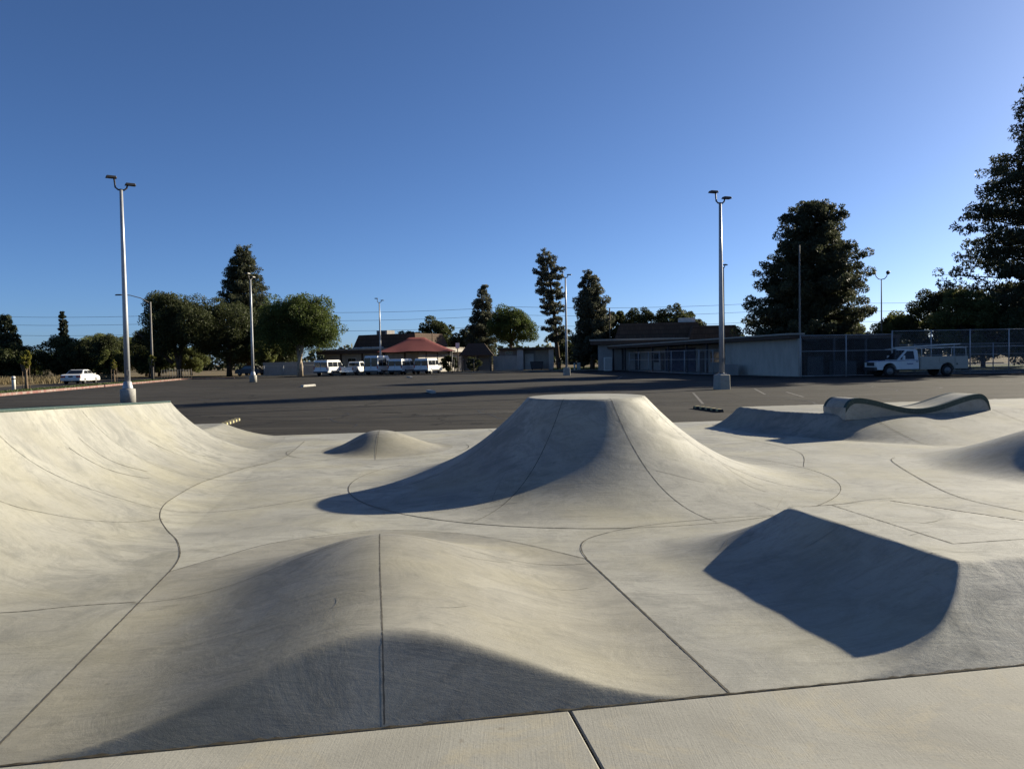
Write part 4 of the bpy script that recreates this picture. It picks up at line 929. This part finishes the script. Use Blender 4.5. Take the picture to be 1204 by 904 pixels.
# ================================================================ trees
LN, LS = 2.5, .52                        # leaf count and leaf size factors
def mesh_quads(name, V, mat, parent):
    n = len(V) // 4; me = bpy.data.meshes.new(name)
    me.vertices.add(4 * n); me.vertices.foreach_set('co', np.ascontiguousarray(V, dtype=np.float32).ravel())
    me.loops.add(4 * n); me.loops.foreach_set('vertex_index', np.arange(4 * n, dtype=np.int32))
    me.polygons.add(n); me.polygons.foreach_set('loop_start', np.arange(0, 4 * n, 4, dtype=np.int32))
    try: me.polygons.foreach_set('loop_total', np.full(n, 4, dtype=np.int32))
    except Exception: pass
    me.update(calc_edges=True); me.validate()
    return link_mesh(name, me, mat, parent)
def leaf_quads(rng, C, size, elong=1.5, up=0.0):
    n = len(C); a = rng.normal(size=(n, 3)); a[:, 2] += up; a /= np.linalg.norm(a, axis=1, keepdims=True)
    b = rng.normal(size=(n, 3)); b -= a * (a * b).sum(1, keepdims=True); b /= np.linalg.norm(b, axis=1, keepdims=True)
    s = size * rng.uniform(.55, 1.3, (n, 1)); a = a * s * elong * .5; b = b * s * .5
    return np.stack([C - a, C - a * .1 - b, C + a, C - a * .1 + b], 1).reshape(-1, 3)
def ball(rng, n, flat=.75):
    d = rng.normal(size=(n, 3)); d /= np.linalg.norm(d, axis=1, keepdims=True); d *= rng.uniform(.35, 1.0, (n, 1)) ** .6; d[:, 2] *= flat; return d
def broadleaf(name, label, x, y, h, w, mat='oak', bark='bark', base=.25, n=7000, leaf=.42, seed=1, nc=46, group=None, lobes=None, stems=1, flat=.8, lean=0.0, depth=1.0):
    n = int(n * LN); nc = int(nc * 1.7); rng = np.random.default_rng(seed); r = empty(name, (x, y, GZ), 0, label, 'tree' if h > 3 else 'plant', group)
    z0 = h * base; zc = (z0 + h) / 2; rz_ = (h - z0) / 2; rw = w / 2
    cl = []
    if lobes is None: lobes = [(0, 0, 0, 1.0)]
    for (lx, ly, lz, lr) in lobes:
        k = max(6, int(nc * lr ** 2 / sum(q[3] ** 2 for q in lobes)))
        d = rng.normal(size=(k, 3)); d /= np.linalg.norm(d, axis=1, keepdims=True); rr = rng.uniform(.25, 1.0, (k, 1)) ** .45
        d = d * rr * .80 * lr; d[:, 2] = np.maximum(d[:, 2], -.75 * lr)
        d += np.array([lx, ly, lz]); cl.append(d)
    cl = np.concatenate(cl) * np.array([rw, rw * depth, rz_]) + np.array([0, 0, zc])
    cr = rng.uniform(.10, .29, len(cl)) * min(rw, rz_ * 1.3)
    per = np.maximum(20, (n * cr ** 2 / (cr ** 2).sum()).astype(int))
    P = np.concatenate([c + ball(rng, k, flat) * q for c, q, k in zip(cl, cr, per)])
    P[:, 2] = np.maximum(P[:, 2], .12 * h if base > .1 else .05)
    mesh_quads('crown', leaf_quads(rng, P, leaf * LS), M[mat], r)
    t = MB(); top = zc * .95
    for s in range(stems):
        ox, oy = (rng.uniform(-.25, .25), rng.uniform(-.2, .2)) if stems > 1 else (0, 0); tr = .028 * h / math.sqrt(stems) + .03
        sx = (s - (stems - 1) / 2) * .14 * w
        mid = (ox + sx * .45 + lean * .4, oy, top * .5)
        t.tube([(ox * .6, oy * .6, -.05), (ox * .7 + lean * .12, oy, top * .22), mid, (sx + lean, oy, top)], [tr * 1.25, tr, tr * .8, tr * .4], 8)
        ids = rng.choice(len(cl), min(len(cl), 9), replace=False)
        for i in ids:
            c = cl[i]; f = rng.uniform(.4, .8); st = (ox + (sx + lean) * f, oy, top * (.3 + .6 * f))
            if stems == 1 or (c[0] - sx) * 1.0 > -w * .3:
                t.tube([st, ((st[0] + c[0]) / 2, (st[1] + c[1]) / 2, (st[2] + c[2]) / 2 - .2), tuple(c)], [tr * .42, tr * .28, tr * .1], 5)
    t.build('trunk', M[bark], r, True, fix=False); return r
def conifer(name, label, x, y, h, w, mat='pine', base=.12, n=7000, leaf=.30, seed=1, prof=None, lean=0.0, whorls=22, tuft=.6, group=None, droop=.1, jit=.3, bark='bark', per=6, trunk=.018):
    n = int(n * LN); rng = np.random.default_rng(seed); r = empty(name, (x, y, GZ), 0, label, 'tree', group)
    prof = prof or [(0, .55), (.15, 1.0), (.5, .72), (.85, .3), (1, .06)]
    px, pr_ = zip(*prof); t = MB(); tr = trunk * h + .04
    bend = lambda f: (lean * f + .012 * h * math.sin(f * 5 + seed), .01 * h * math.cos(f * 4 + seed))
    pts = [(bend(f)[0], bend(f)[1], h * f - (.05 if f == 0 else 0)) for f in np.linspace(0, .98, 9)]
    t.tube(pts, [tr * (1.15 - f * 1.02) for f in np.linspace(0, .98, 9)], 8)
    tips = []; rad = []
    for k in range(whorls):
        f = (k + rng.uniform(.0, .8)) / whorls
        zz = h * (base + (1 - base) * f); R0 = w / 2 * np.interp(f, px, pr_)
        for b in range(per):
            a = 2 * PI * (b + rng.uniform(-.4, .4)) / per + k * 1.1; Rb = R0 * (1 + jit * rng.uniform(-1, .7)); fz = zz / h
            c0 = np.array([bend(fz)[0], bend(fz)[1], zz]); d = np.array([math.cos(a), math.sin(a), 0]); rise = rng.uniform(-.05, .32) * Rb - droop * Rb
            end = c0 + d * Rb + np.array([0, 0, rise])
            if Rb > .5: t.tube([tuple(c0), tuple((c0 + end) / 2 - np.array([0, 0, .05 * Rb])), tuple(end)], [tr * .22 * (1.1 - fz), tr * .15 * (1.1 - fz), .012], 4, False)
            m_ = max(1, int(Rb / (tuft * .85)))
            for q in range(m_):
                g = 1 - q * (.85 / max(1, m_)) * rng.uniform(.8, 1.1); tips.append(c0 + (end - c0) * g + rng.normal(size=3) * tuft * .28); rad.append(tuft * rng.uniform(.55, 1.15) * (.55 + .45 * min(1, Rb / 1.2)))
    tips.append(np.array([*bend(1), h - tuft * .5])); rad.append(tuft * .5)
    rad = np.array(rad); per_ = np.maximum(8, (n * rad ** 2 / (rad ** 2).sum()).astype(int))
    P = np.concatenate([c + ball(rng, k, .8) * q for c, q, k in zip(tips, rad, per_)]); P[:, 2] = np.maximum(P[:, 2], .1)
    mesh_quads('crown', leaf_quads(rng, P, leaf * LS, 3.0, .55), M[mat], r)
    t.build('trunk', M[bark], r, True, fix=False); return r

GL, GM, GR = 'trees on the left behind the road', 'trees in the middle distance', 'trees on the right'
broadleaf('oak_tree', 'large spreading dark oak at the left with a low leaning limb', -48.3, 112, 14.2, 13.0, 'oak', 'bark', .13, 26000, .30, 3, 90, GL, [(0, 0, 0, .85), (-.25, 0, -.25, .6), (.35, 0, -.05, .6), (-.30, 0, .25, .5)], 2)
lb = MB().tube([(-1.0, 0, 2.0), (-4.2, 0, 5.2), (-6.2, 0, 6.6)], [.28, .22, .12], 8)
o_ = lb.build('limb', M['bark'], bpy.data.objects['oak_tree'], True)
broadleaf('oak_tree', 'dark oak between the big oak and the spire pine', -42.6, 116, 12.4, 12.0, 'oak', 'bark', .06, 18000, .30, 5, 70, GL)
conifer('spire_pine', 'tall pointed dark pine rising above the oaks', -43.0, 125, 20.9, 8.6, 'pine', .10, 30000, .26, 7, [(0, .9), (.3, 1.0), (.55, .85), (.8, .52), (.93, .25), (1, .08)], 0, 34, .55, GL, .1, .2, per=10)
broadleaf('round_tree', 'broad round green tree with a pale forked trunk near the vans', -28.8, 104.5, 12.3, 13.6, 'green_leaf', 'palebark', .20, 26000, .28, 9, 96, GL, [(0, 0, 0, .9), (-.40, 0, -.30, .6), (.38, 0, -.22, .6), (.1, 0, .2, .6)], 2)
broadleaf('oak_tree', 'dark leafy tree behind the round tree', -37.0, 121, 11.5, 12.0, 'oak', 'bark', .06, 14000, .32, 11, 60, GL)
broadleaf('broadleaf_bush', 'rounded olive bush under the dark trees by the block wall', -36.6, 113.8, 5.9, 5.2, 'shrub', 'bark', .12, 4500, .32, 13, 34, GL)
for i, (x, y, h, w, mt, lab) in enumerate(((-76.5, 112, 9.0, 6.5, 'darkpine', 'dark conifer cut by the left edge of the picture'), (-72.3, 110, 9.3, 5.0, 'darkpine', 'dark pointed conifer at the far left'))):
    conifer('dark_conifer', lab, x, y, h, w, mt, .05, 5500, .36, 20 + i, None, 0, 18, .7, GL)
broadleaf('dark_bush_tree', 'low dark tree under the far left conifers', -70.4, 108, 6.0, 7.5, 'oak', 'bark', .1, 5000, .38, 23, 40, GL)
conifer('cypress_tree', 'thin dark cypress column above the left tree row', -87.2, 150, 12.4, 1.3, 'darkpine', .02, 3500, .34, 24, [(0, .8), (.4, 1), (.8, .8), (1, .2)], 0, 34, .34, GL, -.3, .1)
for i, (x, y, h, w, mt, lab, bs) in enumerate(((-66.0, 112, 6.9, 5.6, 'oak', 'dark rounded tree left of the white sedan', .15), (-62.2, 110, 6.2, 4.8, 'oak', 'dark tree right behind the white sedan roof', .12), (-58.6, 107, 6.2, 5.0, 'shrub', 'yellow green shrub tree right of the sedan', .06), (-66.0, 126, 8.0, 5.0, 'oak', 'taller dark tree in the second row behind the shrubs', .2),
        (-72.6, 135, 8.6, 5.0, 'shrub', 'pale thin topped tree above the left shrub row', .25), (-55.6, 111, 6.4, 5.0, 'shrub', 'yellow green shrub tree next to the left light pole', .05), (-57.0, 122, 8.2, 6.0, 'oak', 'dark tree behind the left light pole', .15), (-52.2, 110, 7.0, 5.6, 'shrub', 'olive shrub tree left of the street lamp', .05), (-48.6, 106, 5.4, 4.6, 'shrub', 'light green shrub under the oak limb', .04), (-45.4, 109, 5.0, 4.4, 'shrub', 'low green shrub beside the oak trunk', .04))):
    if mt == 'shrub': x, y, h, w = x * 1.2, y * 1.2, 1.7 + (h - 1.7) * 1.2, w * 1.2
    broadleaf('shrub_tree', lab, x, y, h, w * 1.25, mt, 'bark', bs * .4, 9500, .25, 30 + i, 56, GL)
# middle
broadleaf('distant_tree', 'dark round tree behind the red canopy', -14.8, 150, 10.8, 9.0, 'oak', 'bark', .1, 6500, .46, 50, 44, GM); broadleaf('distant_tree', 'low dark tree left of the one behind the canopy', -20.5, 148, 8.0, 8.0, 'oak', 'bark', .1, 4500, .46, 51, 36, GM); broadleaf('distant_tree', 'dark low tree right of the red canopy', -8.6, 146, 8.6, 7.0, 'oak', 'bark', .1, 4500, .46, 52, 36, GM)
conifer('grey_pine', 'narrow grey green pine left of the middle broadleaf tree', -5.4, 140, 15.2, 4.6, 'pinegrey', .12, 15000, .25, 53, [(0, .9), (.2, 1), (.5, .8), (.75, .5), (.9, .3), (1, .12)], .4, 20, .75, GM, .05, .35)
broadleaf('middle_tree', 'round green tree above the service building', -.1, 135, 12.6, 9.6, 'green_leaf', 'bark', .26, 18000, .27, 54, 80, GM, [(0, 0, 0, .85), (.5, 0, -.25, .5), (-.45, 0, -.1, .5)])
conifer('slim_pine', 'tall slim sparse pine with a leaning bare trunk', 7.4, 116, 18.2, 3.8, 'pinegrey', .22, 8000, .24, 55, [(0, .55), (.08, .9), (.25, .5), (.4, .85), (.6, .95), (.8, .9), (.93, .5), (1, .12)], -2.2, 27, .40, GM, .05, .6, per=5, trunk=.016)
conifer('grey_pine', 'bushy grey green pine left of the brown roofed hall', 11.6, 110, 14.2, 5.2, 'pinegrey', .12, 20000, .24, 56, [(0, .95), (.15, 1.05), (.35, .95), (.55, .7), (.75, .55), (.9, .3), (1, .12)], -.3, 20, .7, GM, .05, .35, per=7)
for i, (x, y, h, w, lab) in enumerate(((17.6, 130, 10.8, 5.0, 'small dark tree just right of the bushy grey pine'), (22.2, 132, 11.4, 7.0, 'dark tree behind the left end of the brown roof'), (27.5, 130, 11.6, 8.0, 'wide dark tree behind the right part of the brown roof'), (31.0, 133, 10.2, 6.0, 'dark tree at the right end behind the hall'))):
    broadleaf('roof_backdrop_tree', lab, x, y, h, w, 'oak', 'bark', .1, 10000, .30, 60 + i, 60, GM)
for i, (x, y, h, w, lab) in enumerate(((2.0, 150, 4.5, 12, 'low far tree behind the service building roof'), (14, 152, 6.2, 16, 'dark far tree mass beyond the lawn'), (27, 150, 5.5, 12, 'low far tree beyond the lawn at the right'))):
    broadleaf('far_tree', lab, x, y, h, w, 'oak', 'bark', .02, 4500, .5, 70 + i, 40, GM)
broadleaf('lawn_shrub', 'small green shrub on the lawn between pole and pine', 10.6, 113, 2.9, 2.4, 'shrub', 'bark', .05, 1500, .28, 75, 20, GM); broadleaf('hedge_shrub', 'round dark shrub in front of the dark shed', -5.6, 113.5, 2.4, 3.4, 'oak', 'bark', .02, 1800, .28, 76, 20, GM); broadleaf('hedge_shrub', 'dark shrub between the canopy and the shed', -9.3, 114, 2.6, 3.0, 'oak', 'bark', .02, 1800, .28, 77, 20, GM)
# right
conifer('big_pine', 'big irregular dark pine behind the tan wing', 30.4, 80, 16.9, 11.2, 'pine', .10, 70000, .22, 80, [(0, .95), (.12, 1.05), (.28, .92), (.45, .90), (.6, .78), (.75, .56), (.88, .48), (.96, .38), (1, .2)], 1.2, 26, .62, GR, .0, .38, per=10, trunk=.022)
for i, (x, y, h, w, mt, lab) in enumerate(((37.6, 86, 6.2, 5.5, 'shrub', 'sunlit green shrub tree right of the big pine'), (41.0, 82, 6.4, 6.5, 'shrub', 'sunlit green shrub tree behind the floodlight pole'), (44.5, 80, 9.3, 8.0, 'oak', 'dark leafy tree behind the utility truck'), (41.8, 71, 8.3, 6.5, 'shrub', 'dark tree above the rear of the utility truck'), (45.5, 66.5, 6.0, 7.0, 'oak', 'dark tree in the right hand corner behind the fence'), (51.5, 84, 6.5, 9.0, 'oak', 'dark leafy mass seen through the fence at the right edge'), (58.5, 86, 7.5, 9.0, 'oak', 'dark leafy tree behind the tall pine at the right edge'))):
    broadleaf('yard_tree', lab, x, y, h, w, mt, 'bark', .03, 12000, .24, 90 + i, 60, GR)
conifer('tall_pine', 'very tall pine cut by the right edge of the picture', 51.6, 73, 29.0, 16.2, 'pine', .05, 66000, .24, 95, [(0, .95), (.1, 1.05), (.36, 1.0), (.50, .84), (.62, .64), (.70, .40), (.82, .32), (.95, .18), (1, .06)], 0, 33, .66, GR, .0, .32, per=10, trunk=.018)
# saplings with stakes
for i, (x, y, h, lab) in enumerate(((-38.4, 60.8, 3.2, 'yellow green staked sapling at the far left on the strip'), (-43.0, 92.0, 3.4, 'staked sapling on the strip near the street lamp'), (-40.6, 78.5, 2.6, 'thin bare staked sapling beside the white sedan'))):
    r_ = broadleaf('staked_sapling', lab, x, y, h, 1.15 if i < 2 else .7, 'sapling', 'wood', .45, 900 if i < 2 else 160, .17, 110 + i, 16, 'staked saplings')
    r_['category'] = 'sapling'
    for sx in (-.28, .28): MB().tube([(sx, 0, -.03), (sx, 0, h * .62)], .028, 6).build('stake', M['wood'], r_, True)
# dry grass beyond the road and the grass blades on the strip
def tufts(name, label, poly_fn, n, hgt, mat, seed):
    rng = np.random.default_rng(seed); P = poly_fn(rng, n); k = len(P); a = rng.uniform(0, 2 * PI, k); w_ = rng.uniform(.03, .08, k); hh = hgt * rng.uniform(.4, 1.2, k)
    dx, dy = np.cos(a) * w_, np.sin(a) * w_; lx, ly = rng.normal(size=k) * hh * .3, rng.normal(size=k) * hh * .3; z = P[:, 2]
    V = np.stack([np.stack([P[:, 0] - dx, P[:, 1] - dy, z], 1), np.stack([P[:, 0] + dx, P[:, 1] + dy, z], 1), np.stack([P[:, 0] + lx + dx * .2, P[:, 1] + ly + dy * .2, z + hh], 1), np.stack([P[:, 0] + lx - dx * .2, P[:, 1] + ly - dy * .2, z + hh], 1)], 1).reshape(-1, 3)
    o = mesh_quads(name, V, mat, None); tag(o, label, 'grass', kind='stuff')
def f_strip(rng, n):
    t = rng.uniform(0, 1, n); s = rng.uniform(.05, .95, n); x0 = -32.3 + (t * 1.5 - .5) * -7.2; y = 48.3 + (t * 1.5 - .5) * 44.3 ; return np.stack([x0 - s * 3.9, y, np.full(n, GZ + .03)], 1)
tufts('strip_grass', 'short grass growing on the strip behind the red kerb', f_strip, 9000, .12, M['lawnblade'], 5)
def f_dry(rng, n): x = rng.uniform(-85, -46, n); y = rng.uniform(84, 112, n); k = (x < -44 - (y - 94) * .3 - 8.5); return np.stack([x, y, np.full(n, GZ - .06)], 1)[k]
tufts('dry_grass', 'tall dry straw coloured grass beyond the side road', f_dry, 12000, .75, M['drygrass'], 6)
def f_lawn(rng, n): return np.stack([rng.uniform(6.6, 16, n), rng.uniform(111.4, 128, n), np.full(n, GZ + .04)], 1)
tufts('lawn_grass', 'green grass blades of the far lawn', f_lawn, 5000, .14, M['lawnblade'], 7)

def far_woods():
    rng = np.random.default_rng(77); P = []
    for x in np.arange(-330, 330, 4.0):
        y = 235 + rng.uniform(-14, 14); hh = rng.uniform(4.0, 8.5); k = 150
        d = ball(rng, k, 1.0) * np.array([4.2, 3.5, hh * .55]); d[:, 2] += hh * .45; P.append(d + np.array([x, y, 0]))
    P = np.concatenate(P); P[:, 2] = np.maximum(P[:, 2], -.05)
    o = mesh_quads('far_woods', leaf_quads(rng, P, 1.1), M['woods'], None); tag(o, 'low dark line of distant trees on the horizon', 'woods', kind='stuff')
far_woods()

for i, (x, y, h, w, lab) in enumerate(((-96, 128, 4.6, 9, 'low green shrub at the left edge beyond the dry grass'), (-88, 126, 4.2, 9, 'low wide green shrub behind the far left sapling'), (-80, 129, 5.0, 9, 'green shrub filling the gap left of the white sedan'), (-72, 124, 4.4, 9, 'low green shrub directly behind the white sedan'), (-64, 123, 4.6, 8, 'low green shrub just right of the white sedan'), (-57, 121, 4.2, 8, 'low green shrub near the foot of the street lamp'))):
    broadleaf('hedge_shrub', lab, x, y, h, w, 'shrub', 'bark', .01, 4200, .30, 140 + i, 34, GL, depth=.6)
